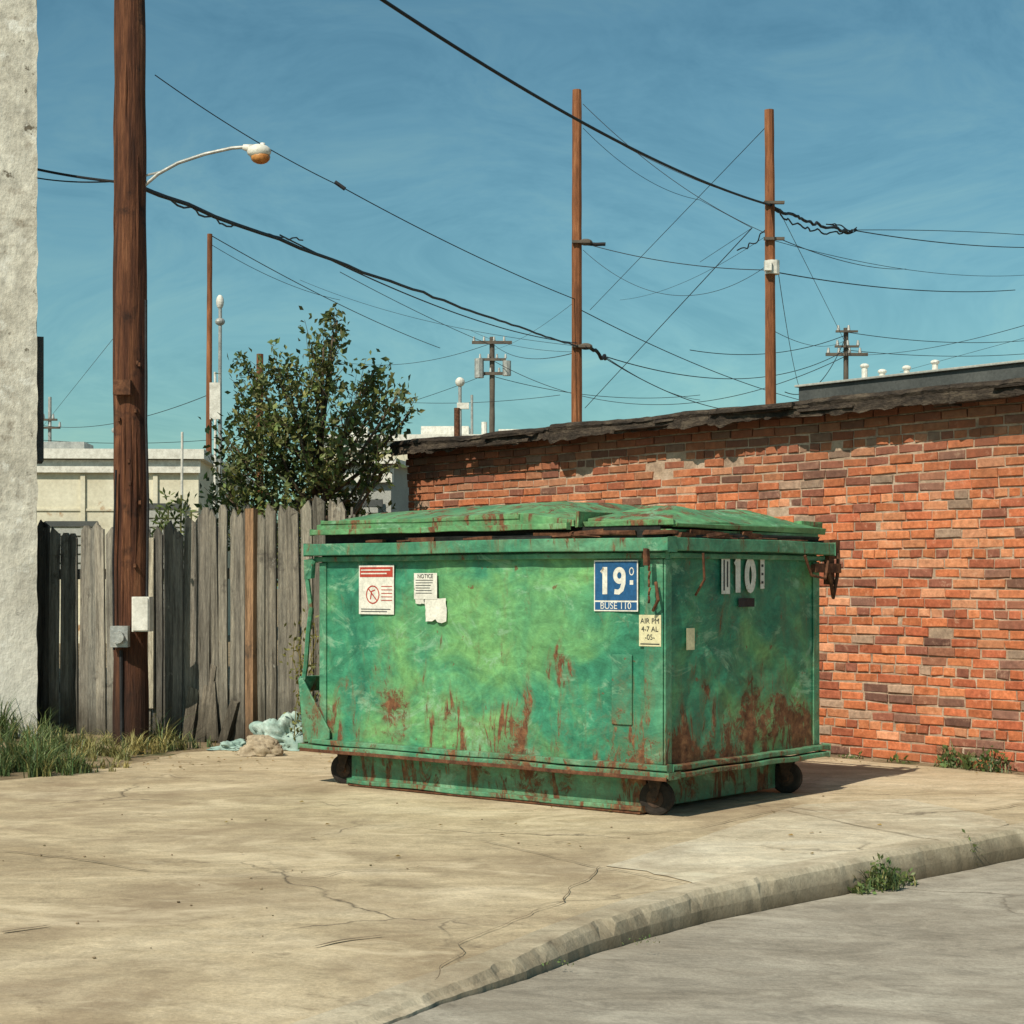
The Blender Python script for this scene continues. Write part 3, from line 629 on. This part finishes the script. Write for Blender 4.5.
for t,n,h,rad in ((6.65,80,.16,.14),(6.95,110,.18,.2),(5.75,14,.05,.1),(7.5,60,.15,.15),(4.9,26,.14,.06),(6.2,14,.05,.1)):
    q=BW(t,-.12); leafy(mb,q,n,rad,h,rr); blades(mb,q.x,q.y,rad*1.2,.05,int(n*.5),h*1.5,rr,.3,rot=math.atan2(-.768,.64),spread=1.2)
mb.obj('weeds',M['grass'])
mb=MB()
for (px,py,n,r,h) in ((880,889,240,.10,.15),(903,884,80,.07,.07),(965,866,130,.05,.16),(862,893,40,.05,.05)):
    g=G(px,py,-.13); leafy(mb,g,n,r,h,rr,-.13,.03); blades(mb,g.x,g.y,r,r*.5,n//2,h*1.2,rr,.2,spread=.9,z0=-.13,wd=.003)
for (px,py,n,r,h) in ((432,1000,70,.04,.05),(480,985,40,.05,.02),(560,962,20,.08,.015),(640,940,20,.08,.015)):
    g=G(px,py,-.03); blades(mb,g.x,g.y,r,r*.3,n,h,rr,.3,spread=1,z0=-.04,wd=.002); leafy(mb,g,n//2,r,h*.6,rr,-.03,.014)
mb.obj('weeds',M['grass'])
mb=MB()
for i in range(8):
    a=rr.uniform(284,312); p0=S(a,740,14.1); p0.z=0
    P=[p0]; 
    for k in range(5): P.append(P[-1]+Vector((rr.uniform(-.07,.07),rr.uniform(-.04,.02),rr.uniform(.12,.24))))
    mb.tube(P,.004,4,col=(1.6,1.0,.6))
    for q in P[1:]:
        for j in range(5):
            p=q+Vector([rr.gauss(0,.05) for _ in range(3)]); a_=Vector([rr.gauss(0,1) for _ in range(3)]).normalized(); b_=a_.orthogonal().normalized(); L=.045; k_=rr.uniform(.5,1.3)
            mb.add([p,p+a_*L*.5+b_*L*.25,p+a_*L,p+a_*L*.5-b_*L*.25],[(0,1,2,3)],(k_*1.3,k_,k_*.7))
mb.obj('vine',M['leaf'])
mb=MB()
for (px,top) in ((165,505),(178,495),(188,510),(158,520)):
    p0=S(px,600,16.2); tz=S(px,top,16.2).z; mb.tube([(p0.x,p0.y,0),(p0.x+.03,p0.y,tz)],.01,4,col=(1,.8,.6))
    for j in range(60):
        z=tz-rr.random()**1.5*.6; p=Vector((p0.x+rr.gauss(0,.06),p0.y+rr.gauss(0,.07),z)); a_=Vector([rr.gauss(0,1) for _ in range(3)]).normalized(); b_=a_.orthogonal().normalized(); L=.08; k_=rr.uniform(.5,1.3)
        mb.add([p,p+a_*L*.5+b_*L*.18,p+a_*L,p+a_*L*.5-b_*L*.18],[(0,1,2,3)],(k_,k_,k_*.7))
mb.obj('shrub',M['leaf'])
# ------------------------------------------------------------------ discarded cloth and sack (creased sheets heaped on the ground)
def lump(name,c,r,mat,seed,amp=.5,crease=.45):
    mb=MB(); mb.ball((0,0,0),1,nu=72,nv=44); vs=[]
    for v in mb.v:
        v=Vector(v); w=v+Vector([noise.noise(v*1.5+Vector((seed,k*7,0))) for k in range(3)])*.7
        k=1+amp*noise.noise(v*1.3+Vector((seed,0,0)))-crease*(1-abs(noise.noise(w*2.2+Vector((seed,2,0))))*2)**3*.6+.05*noise.noise(v*8)
        q=Vector((v.x*r[0],v.y*r[1],v.z*r[2]))*k; z=q.z+c[2]
        if z<.02: s=1+min(.5,(.02-z)*4); q.x*=s; q.y*=s
        vs.append((q.x+c[0],q.y+c[1],max(.006,z)))
    mb.v=vs; return mb.obj(name,mat,smooth=True)
c=G(283,750); lump('discarded_cloth',(c.x,c.y,.07),(.23,.14,.20),M['cloth'],3,.8)
c=G(260,756); lump('discarded_sack',(c.x,c.y,.05),(.15,.10,.10),M['tan'],8,.5,.3)
c=G(232,750); lump('discarded_cloth',(c.x,c.y,.015),(.14,.10,.06),M['cloth'],5,.7)
mb=MB()
for i in range(60):
    px=R.uniform(0,1000); py=R.uniform(780,960); 
    g=G(px,py); 
    if g.x>-.3 and g.y<9: continue
    s=R.uniform(.003,.008); mb.ball((g.x,g.y,.006+s*.3),(s,s*R.uniform(.6,1),s*.5),nu=6,nv=4)
mb.obj('gravel',M['dirt'])
mb=MB()   # blown leaf litter along fence and wall
for i in range(170):
    if i<90: g=G(R.uniform(130,330),R.uniform(746,772))
    elif i<150: g=BW(R.uniform(3.5,8),-R.uniform(.1,.5))
    else: g=G(R.uniform(200,900),R.uniform(800,860))
    a=R.uniform(0,6.28); L=R.uniform(.015,.035); d=Vector((math.cos(a),math.sin(a),0)); o=Vector((-d.y,d.x,0))*L*.35; z=.014
    k=R.uniform(.5,1.4); g=Vector((g.x,g.y,z)); mb.add([g,g+d*L*.5+o+Vector((0,0,.006)),g+d*L,g+d*L*.5-o],[(0,1,2,3)],(2.2*k,1.1*k,.8*k))
mb.obj('leaf_litter',M['leaf'])
# ------------------------------------------------------------------ dumpster
DO=Vector((.8475,10.0,0)); ang=math.atan2(-.638,.769)
de=empty('dumpster',DO,ang)
Dx=Vector((.769,-.638,0)); Dy=Vector((.639,.769,0))
def FP(px,py):
    d=Vector(((px-512)/F,1,(HZ-py)/F)); o=Vector((0,0,CH)); t=(DO-o).dot(Dy)/d.dot(Dy); p=o+d*t-DO; return p.dot(Dx),p.z
def RP(px,py):
    d=Vector(((px-512)/F,1,(HZ-py)/F)); o=Vector((0,0,CH)); t=(DO-o).dot(Dx)/d.dot(Dx); p=o+d*t-DO; return p.dot(Dy),p.z
LX=-2.71; DY=1.664; ZB=.27; ZT=1.50
mb=MB()
def panel(mb,fn,nu,nv,amp,flip=False):
    vs=[];fs=[]
    for j in range(nv+1):
        for i in range(nu+1):
            u,v=i/nu,j/nv; p,nr=fn(u,v); e=min(1,min(u,1-u,v,1-v)*8)
            d=amp*(noise.noise(p*2.2)+.6*noise.noise(p*5.5)+.3*noise.noise(p*12))*e; d=min(d,.0135); vs.append(p+nr*d)
    for j in range(nv):
        for i in range(nu):
            q=(j*(nu+1)+i,j*(nu+1)+i+1,(j+1)*(nu+1)+i+1,(j+1)*(nu+1)+i); fs.append(q[::-1] if flip else q)
    mb.add(vs,fs)
panel(mb,lambda u,v:(Vector((LX+u*-LX,0,ZB+v*(ZT-ZB))),Vector((0,-1,0))),120,60,.017)
panel(mb,lambda u,v:(Vector((0,u*DY,ZB+v*(ZT-ZB))),Vector((1,0,0))),80,60,.020)
panel(mb,lambda u,v:(Vector((LX,u*DY,ZB+v*(ZT-ZB))),Vector((-1,0,0))),30,20,.012,True)
panel(mb,lambda u,v:(Vector((LX+u*-LX,DY,ZB+v*(ZT-ZB))),Vector((0,1,0))),60,20,.012,True)
mb.add([(LX,0,ZB),(0,0,ZB),(0,DY,ZB),(LX,DY,ZB)],[(3,2,1,0)])
mb.obj('body',M['green'],de,smooth=True)
mb=MB()
def wavybar(x0,x1,y0,y1,z0,z1,ax='x',amp=.004,n=30):
    for k in range(0,1):
        vs=[];fs=[]
        for i in range(n+1):
            t=i/n; wv=amp*noise.noise(Vector((t*7,x0+z0*3,y0))); wz=amp*noise.noise(Vector((t*6,z0*5,9)))
            if ax=='x': x=x0+(x1-x0)*t; vs+=[(x,y0+wv,z0+wz),(x,y1,z0+wz),(x,y1,z1+wz),(x,y0+wv,z1+wz)]
            else: y=y0+(y1-y0)*t; vs+=[(x0,y,z0+wz),(x1+wv,y,z0+wz),(x1+wv,y,z1+wz),(x0,y,z1+wz)]
        for i in range(n):
            for k2 in range(4): fs.append((i*4+k2,i*4+(k2+1)%4,(i+1)*4+(k2+1)%4,(i+1)*4+k2))
        fs+=[(0,1,2,3),(n*4+3,n*4+2,n*4+1,n*4)]
        if ax=='x': fs=[f[::-1] for f in fs]
        mb.add(vs,fs)
def rail(z0,z1,o,amp=.005):
    wavybar(LX-o,o,-o,-.004,z0,z1,'x',amp); wavybar(.004,o,-.002,DY+o,z0+.001,z1-.001,'y',amp)
    mb.box((LX-o,-.002,z0+.001),(LX-.004,DY+o,z1-.001)); mb.box((LX+.002,DY+.004,z0),(-.002,DY+o,z1))
rail(1.49,1.565,.085,.007); rail(1.45,1.482,.035,.003)
rail(.268,.30,.06)
wavybar(LX-.14,.085,-.080,.03,.230,.262,'x',.007,40)
wavybar(.005,.08,.032,DY+.02,.230,.258,'y',.005)
mb.box((-.13,-.016,.302),(-.002,-.003,1.444)); mb.box((.003,-.014,.302),(.016,.05,1.444))
mb.box((LX-.012,-.014,.302),(LX+.05,-.003,1.444)); mb.box((.003,DY-.06,.302),(.014,DY+.012,1.444))
x0,z0=FP(613,724); x1,z1=FP(642,655); mb.box((x0,-.0155,z0),(x1-.06,-.004,z1)) 
out=[(LX-.19,.69),(LX-.15,.69),(LX+.10,.36),(LX+.10,.302),(LX-.14,.270)]; n=5
vs=[(a,-.035,c) for a,c in out]+[(a,-.022,c) for a,c in out]
mb.add(vs,[tuple(range(5))[::-1],tuple(range(5,10))]+[(i,(i+1)%n,n+(i+1)%n,n+i) for i in range(n)])
out=[(LX-.19,.69),(LX-.006,.60),(LX-.006,.305),(LX-.14,.305)]; n=4
for yy in (.5,1.2):
    vs=[(a,yy,c) for a,c in out]+[(a,yy+.012,c) for a,c in out]; mb.add(vs,[tuple(range(4))[::-1],tuple(range(4,8))]+[(i,(i+1)%n,n+(i+1)%n,n+i) for i in range(n)])
mb.box((LX-.19,-.02,.60),(LX-.175,1.4,.70),jit=.003); mb.box((LX-.172,.0,.42),(LX-.013,1.4,.44),jit=.003)
mb.box((-2.50,.06,.035),(-.17,.09,.227)); mb.box((-2.50,1.5,.035),(-.17,1.53,.227)); wavybar(-2.50,-.17,.02,.16,.022,.05,'x',.006,30)
mb.box((-2.50,.092,.035),(-2.46,1.498,.226)); mb.box((-.21,.092,.035),(-.17,1.498,.226))
for xx in (-1.9,-1.3,-.7): mb.box((xx,.14,.12),(xx+.08,1.49,.226))
mb.obj('frame_rails',M['green_rail'],de,bevel=.005)
mb=MB()
mb.box((-2.49,.018,.006),(-.18,.165,.020),jit=.003)
wavybar(LX-.12,.07,-.086,-.0815,.218,.240,'x',.002,40)
x,z=FP(661,600); mb.tube([(x,-.05,z+.10),(x+.03,-.07,z),(x-.02,-.05,z-.06)],.010,6)
mb.box((-.06,-.118,1.41),(-.03,-.092,1.50),jit=.004)
for k in range(5): mb.tube([(-.04+.01*(k%2),-.095,1.42-.045*k),(-.03,-.105,1.40-.045*k),(-.04,-.095,1.38-.045*k)],.007,6)
mb.tube([(LX,DY+.17,1.565),(.04,DY+.17,1.565)],.018,8)
for xx in (.02,-.9,-1.8,LX+.05): mb.box((xx-.02,DY+.09,1.47),(xx+.02,DY+.22,1.585),jit=.004)
mb.box((.0,DY+.09,1.30),(.04,DY+.15,1.485),jit=.005); mb.box((.045,DY-.15,1.38),(.075,DY+.18,1.43),jit=.006)
mb.tube([(.05,DY+.02,1.46),(.07,DY+.05,1.33),(.06,DY+.10,1.22),(.05,DY+.17,1.36),(.04,DY+.2,1.5)],.013,6)
mb.tube([(.09,.25,1.48),(.085,.27,1.33),(.03,.26,1.24)],.008,6)
mb.tube([(.09,DY-.3,1.48),(.09,DY-.22,1.36),(.088,DY-.05,1.34),(.08,DY,1.45)],.010,6)
mb.obj('hinges_and_latches',M['rust'],de,bevel=.002)
mb=MB()
mb.tube([(LX-.03,-.04,1.46),(LX-.09,-.05,1.36),(LX-.07,-.03,1.15),(LX-.12,-.01,.98),(LX-.15,0,.78),(LX-.17,0,.68)],.016,6)
mb.box((LX-.11,-.06,1.34),(LX-.03,-.03,1.47),jit=.008)
mb.obj('lift_bar',M['green_rail'],de)
def lid(mb,x0,x1,y0,y1,zb,zt_l,zt_r,ridge,sl,sr,nx=36,ny=16,seed=0,slopeR=0,warp=.010,tilt=0):
    vs=[];fs=[]
    T=lambda x:tilt*(x-x0)/(x1-x0)
    for j in range(ny+1):
        for i in range(nx+1):
            u=i/nx; v=j/ny; x=x0+(x1-x0)*u; y=y0+(y1-y0)*v
            zt=zt_l+(zt_r-zt_l)*u
            if slopeR: zt-=slopeR*max(0,1-(x1-x)/sr)
            rx=min(1,(x-x0)/sl,(x1-x)/sr); ry=min(1,v/.25,(1-v)/.25)
            z=zt+ridge*min(rx,ry)+warp*noise.noise(Vector((x*3,y*3,seed))); vs.append((x,y,z))
    nT=len(vs)
    for j in range(ny):
        for i in range(nx): q=j*(nx+1)+i; fs.append((q,q+1,q+nx+2,q+nx+1))
    ring=[i for i in range(nx+1)]+[(j)*(nx+1)+nx for j in range(1,ny+1)]+[ny*(nx+1)+i for i in range(nx-1,-1,-1)]+[j*(nx+1) for j in range(ny-1,0,-1)]
    for r in ring: vs.append((vs[r][0],vs[r][1],zb+T(vs[r][0])+.010*noise.noise(Vector(vs[r])*3)))
    n=len(ring)
    for k in range(n): fs.append((ring[k],nT+k,nT+(k+1)%n,ring[(k+1)%n]))
    fs.append(tuple(nT+k for k in range(n))); mb.add(vs,fs)
mb=MB()
lid(mb,LX-.0,-.60,-.05,DY-.02,1.640,1.690,1.735,.085,.10,.40,seed=1,slopeR=.06)
lid(mb,-.56,.05,.03,DY-.0,1.640,1.680,1.655,.085,.08,.30,seed=2,warp=.022,tilt=-.015)
T=Matrix.Translation((-.62,.02,1.612))@Matrix.Rotation(.03,4,'Y')@Matrix.Rotation(-.02,4,'Z'); mb.box((0,0,0),(.66,DY-.1,.018),M_=T,jit=.006)   # loose second sheet under the short lid
wavybar(LX-.02,-.62,-.088,-.052,1.622,1.656,'x',.010,24)
wavybar(LX+.05,-1.0,-.058,-.03,1.688,1.712,'x',.006,20)
mb.box((-.56,-.01,1.632),(.06,.03,1.662),jit=.008)
mb.box((-.60,-.04,1.635),(-.565,DY-.1,1.725),jit=.008)
mb.box((.045,.02,1.620),(.07,DY,1.648),jit=.008)
for xx in (-2.4,-1.75,-1.1,-.4,-.1): mb.box((xx,DY-.12,1.65),(xx+.07,DY+.12,1.70),jit=.008)
mb.obj('lids',M['green_lid'],de,bevel=.004)
mb=MB(); mb.box((LX+.03,.0,1.49),(-.03,DY-.03,1.635));  # black filler stands in for shade in the gap under the lids
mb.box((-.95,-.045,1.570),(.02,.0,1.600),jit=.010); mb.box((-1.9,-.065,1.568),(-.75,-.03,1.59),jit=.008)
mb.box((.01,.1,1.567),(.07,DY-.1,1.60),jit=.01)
mb.obj('lid_gap_shade',M['dark'],de)
mb=MB()
for i in range(9): x=R.uniform(-.9,-.1); mb.box((x,-.065,1.568+R.uniform(0,.03)),(x+R.uniform(.08,.3),-.03,1.580+R.uniform(0,.04)),jit=.01)
for i in range(9): y=R.uniform(.05,DY-.3); mb.box((.02,y,1.568),(.075,y+R.uniform(.1,.35),1.58+R.uniform(0,.05)),jit=.01)
for i in range(4): x=R.uniform(-2.5,-1.1); mb.box((x,-.068,1.568),(x+R.uniform(.08,.4),-.03,1.578+R.uniform(0,.01)),jit=.006)
mb.obj('lid_rust_strips',M['rust'],de)
for (x,y,a) in ((-.12,.10,.45),(-2.61,.12,.5),(-.12,1.5,.55),(-2.61,1.5,.3)):
    mb=MB(); ax=Vector((0,1,0)); ax.rotate(Matrix.Rotation(a-.2,3,'Z')); c=Vector((x,y,.1))
    prof=[(-.035,.082),(-.03,.096),(-.012,.1),(.012,.1),(.03,.096),(.035,.082)]
    mb.tube([c+ax*p for p,_ in prof],[r for _,r in prof],28,mi=0)
    mb.tube([c-ax*.039,c+ax*.039],.052,20,mi=1); mb.tube([c-ax*.044,c+ax*.044],.022,12,mi=2); mb.tube([c-ax*.058,c+ax*.058],.010,8,mi=1)
    sd=ax.cross(Vector((0,0,1)))
    for s in (-1,1):
        vs=[c+ax*.05*s+sd*-.012+Vector((0,0,-.015)),c+ax*.05*s+sd*.012+Vector((0,0,-.015)),c+ax*.05*s+sd*.05+Vector((0,0,.115)),c+ax*.05*s+sd*-.04+Vector((0,0,.115))]
        vs2=[v+ax*.005*s for v in vs]; mb.add(vs+vs2,[(0,1,2,3),(7,6,5,4)]+[(i,(i+1)%4,4+(i+1)%4,4+i) for i in range(4)],mi=1)
    mb.tube([c+Vector((0,0,.112)),c+Vector((0,0,.13))],.06,14,mi=1)
    mb.obj('caster',[M['rubber'],M['hub'],M['rust']],de)
# stickers
def P3(x,z,off,side): return (x,-off,z) if side=='F' else (off,x,z)
def decal(mb,p0,p1,mi,off=.018,side='F'):
    (x0,z0),(x1,z1)=p0,p1
    if side=='F': mb.box((x0,-off-.001,z0),(x1,-off,z1),mi=mi)
    else: mb.box((off,x0,z0),(off+.001,x1,z1),mi=mi)
def stroke(mb,pts,w,mi,off,side='F',closed=False):
    pts=[Vector(p) for p in pts]; n=len(pts); vs=[]
    for i,p in enumerate(pts):
        a=pts[i-1] if (i or closed) else p; b_=pts[(i+1)%n] if (i<n-1 or closed) else p
        d=(b_-a).normalized(); o=Vector((-d.y,d.x))*w/2
        vs+= [P3(p.x+o.x,p.y+o.y,off,side),P3(p.x-o.x,p.y-o.y,off,side)]
    fs=[(2*i,2*i+1,2*((i+1)%n)+1,2*((i+1)%n)) for i in range(n if closed else n-1)]
    mb.add(vs,fs,mi=mi)
def digits(mb,s,cx,cz,H,mi,off,side='F',gap=.62,w=.2):
    x=cx-gap*H*(len(s)-1)/2
    for ch in s:
        if ch=='1': stroke(mb,[(x,cz-H/2),(x,cz+H/2)],w*H,mi,off,side); stroke(mb,[(x-.17*H,cz+.30*H),(x-.02*H,cz+.44*H)],w*.55*H,mi,off+.0004,side); 
        if ch=='0': stroke(mb,[(x+.19*H*math.cos(t/20*6.283),cz+.405*H*math.sin(t/20*6.283)) for t in range(20)],w*.9*H,mi,off,side,True)
        if ch=='9':
            stroke(mb,[(x+.19*H*math.cos(t/20*6.283),cz+.19*H+.215*H*math.sin(t/20*6.283)) for t in range(20)],w*.85*H,mi,off,side,True)
            stroke(mb,[(x+.19*H,cz+.2*H),(x+.185*H,cz-.1*H),(x+.11*H,cz-.32*H),(x-.03*H,cz-.42*H),(x-.22*H,cz-.40*H)],w*.85*H,mi,off+.0004,side)
        x+=gap*H
def text(s,x,z,size,mat,off=.020):
    cu=bpy.data.curves.new('print','FONT'); cu.body=s; cu.size=size; cu.align_x='CENTER'; cu.align_y='CENTER'
    cu.materials.append(mat); o=bpy.data.objects.new('print',cu); sc.collection.objects.link(o); o.parent=de
    o.location=(x,-off-.0015,z); o.rotation_euler=(math.pi/2,0,0); return o
mb=MB()
mats=[M['st_white'],M['st_blue'],M['st_red'],M['st_yel'],M['st_ink'],M['wire']]
def rect(px0,py0,px1,py1):
    a=FP(px0,max(py0,py1)); b_=FP(px1,min(py0,py1)); return a,b_
a,b_=rect(361,614,396,565); decal(mb,a,b_,0); w=b_[0]-a[0]; h=b_[1]-a[1]
decal(mb,(a[0]+.01,b_[1]-.075),(b_[0]-.01,b_[1]-.012),2,.0195)
for k in range(2): decal(mb,(a[0]+.02,b_[1]-.035-.022*k),(b_[0]-.03-.03*(k%2),b_[1]-.027-.022*k),0,.021)
cx,cz=a[0]+w*.40,a[1]+h*.40
stroke(mb,[(cx+.055*math.cos(t/20*6.283),cz+.055*math.sin(t/20*6.283)) for t in range(20)],.008,2,.0205,closed=True)
stroke(mb,[(cx-.04,cz+.04),(cx+.04,cz-.04)],.008,2,.0208); stroke(mb,[(cx-.02,cz-.03),(cx-.01,cz+.02),(cx+.02,cz+.03)],.009,2,.0206)
for k in range(5): decal(mb,(cx+.075,cz+.05-.022*k),(b_[0]-.015,cz+.055-.022*k),2,.0195)
decal(mb,(a[0]+.02,a[1]+.03),(b_[0]-.03,a[1]+.035),4,.0195); decal(mb,(a[0]+.02,a[1]+.015),(b_[0]-.06,a[1]+.020),4,.0195)
a,b_=rect(416,599,439,573); decal(mb,a,b_,0)
text('NOTICE',(a[0]+b_[0])/2,b_[1]-.020,.036,M['st_ink'])
for k in range(6): decal(mb,(a[0]+.015,b_[1]-.046-.016*k),(b_[0]-.015-.05*R.random(),b_[1]-.042-.016*k),4,.0195)
def torn(px0,py0,px1,py1,seed,off=.0165):
    a,b_=rect(px0,py0,px1,py1); pts=[]
    for (p,q) in (((a[0],a[1]),(b_[0],a[1])),((b_[0],a[1]),(b_[0],b_[1])),((b_[0],b_[1]),(a[0],b_[1])),((a[0],b_[1]),(a[0],a[1]))):
        for k in range(6):
            t=k/6; x=p[0]+(q[0]-p[0])*t; z=p[1]+(q[1]-p[1])*t; pts.append((x+.020*noise.noise(Vector((x*22,z*22,seed))),z+.020*noise.noise(Vector((x*22,z*22,seed+5)))))
    n=len(pts); mb.add([(x,-off,z) for x,z in pts]+[(x,-off+.001,z) for x,z in pts],[tuple(range(n))]+[(i,(i+1)%n,n+(i+1)%n,n+i) for i in range(n)],mi=0)
torn(427,621,447,598,4); torn(416,603,427,598,7,.0168)
a,b_=rect(596,611,640,560); decal(mb,a,b_,0); decal(mb,(a[0]+.008,a[1]+.062),(b_[0]-.008,b_[1]-.008),1,.0195); decal(mb,(a[0]+.008,a[1]+.008),(b_[0]-.008,a[1]+.052),1,.0195)
w=b_[0]-a[0]; h=b_[1]-a[1]
digits(mb,'19',a[0]+w*.42,a[1]+h*.60,.155,0,.0215,gap=.66,w=.22)
text('BUSE 110',a[0]+w*.5,a[1]+.030,.055,M['st_white'])
cxx,czz=a[0]+w*.86,a[1]+h*.78; stroke(mb,[(cxx+.014*math.cos(t/12*6.283),czz+.02*math.sin(t/12*6.283)) for t in range(12)],.006,0,.0215,closed=True); decal(mb,(cxx-.012,czz-.075),(cxx+.012,czz-.05),0,.021)
a,b_=rect(641,646,663,615); decal(mb,a,b_,3)
for k in range(3): text(['AIR PM','4-7 AL','-05-'][k],(a[0]+b_[0])/2,b_[1]-.035-.045*k,.042,M['st_ink'])
decal(mb,(a[0]+.01,a[1]+.010),(b_[0]-.01,a[1]+.016),4,.0195)
y0,z0=RP(719,594); y1,z1=RP(762,557)
digits(mb,'10',(y0+y1)/2+.01,(z0+z1)/2,(z1-z0)*.93,0,.0175,side='R',gap=.66,w=.26)
decal(mb,(y0,z0),(y0+.09,z1),0,.0165,'R'); decal(mb,(y0+.02,z0+.02),(y0+.035,z1-.02),4,.0172,'R'); decal(mb,(y0+.055,z0+.04),(y0+.07,z1-.03),4,.0172,'R')
decal(mb,(y1-.045,z0+.03),(y1,z1),0,.0165,'R'); decal(mb,(y0+.092,z1-.014),(y1-.047,z1),0,.0165,'R')
for k in range(4): decal(mb,(y1-.035,z0+.06+.05*k),(y1-.012,z0+.075+.05*k),4,.0172,'R')
c0,c1=RP(736,607),RP(752,598); decal(mb,(min(c0[0],c1[0]),min(c0[1],c1[1])),(max(c0[0],c1[0]),max(c0[1],c1[1])),5,.017,'R')
c0,c1=RP(684,650),RP(692,628); decal(mb,c0,c1,3,.0172,'R')
mb.obj('stickers',mats,de)
# ------------------------------------------------------------------ light
sun_h=Vector((-.53,-.848,0)).normalized(); el=math.radians(46)
ts=Vector((sun_h.x*math.cos(el),sun_h.y*math.cos(el),math.sin(el)))
L=bpy.data.lights.new('sun','SUN'); L.energy=4.8; L.angle=math.radians(.5); L.color=(1,.915,.76)
lo=bpy.data.objects.new('sun',L); sc.collection.objects.link(lo); lo.rotation_euler=ts.to_track_quat('Z','Y').to_euler(); lo.location=(0,0,30)
w=bpy.data.worlds.new('World'); sc.world=w; w.use_nodes=True; nt=w.node_tree; nt.nodes.clear()
o=nn(nt,'ShaderNodeOutputWorld'); bg=nn(nt,'ShaderNodeBackground'); sk=nn(nt,'ShaderNodeTexSky'); sk.sky_type='NISHITA'; sk.sun_disc=False
sk.sun_elevation=el; sk.sun_rotation=math.atan2(sun_h.x,sun_h.y); sk.air_density=1.0; sk.dust_density=1.0; sk.ozone_density=1.7
tc=nn(nt,'ShaderNodeTexCoord'); mp=nn(nt,'ShaderNodeMapping'); mp.inputs['Scale'].default_value=(1,1,2.2); nt.links.new(tc.outputs['Generated'],mp.inputs[0])
hz=nz(nt,mp.outputs[0],6,5,.7,1.6)
c=mix(nt,1.0,sk.outputs[0],(.72,1.10,.98),'MULTIPLY')
c=mix(nt,1.0,c,ramp(nt,hz,[(.3,(.80,.86,.89)),(.5,1.0),(.7,(1.24,1.12,1.04))]),'MULTIPLY')
nt.links.new(c,bg.inputs[0]); nt.links.new(bg.outputs[0],o.inputs[0]); bg.inputs[1].default_value=.087
# ------------------------------------------------------------------ camera
cd=bpy.data.cameras.new('cam'); cam=bpy.data.objects.new('cam',cd); sc.collection.objects.link(cam)
cam.location=(0,0,CH); cam.rotation_euler=(math.pi/2,0,0); cd.sensor_width=36; cd.lens=F/1024*36; cd.shift_y=(HZ-512)/1024
cd.clip_end=3000; sc.camera=cam
sc.view_settings.view_transform='Standard'; sc.view_settings.look='None'; sc.view_settings.exposure=0
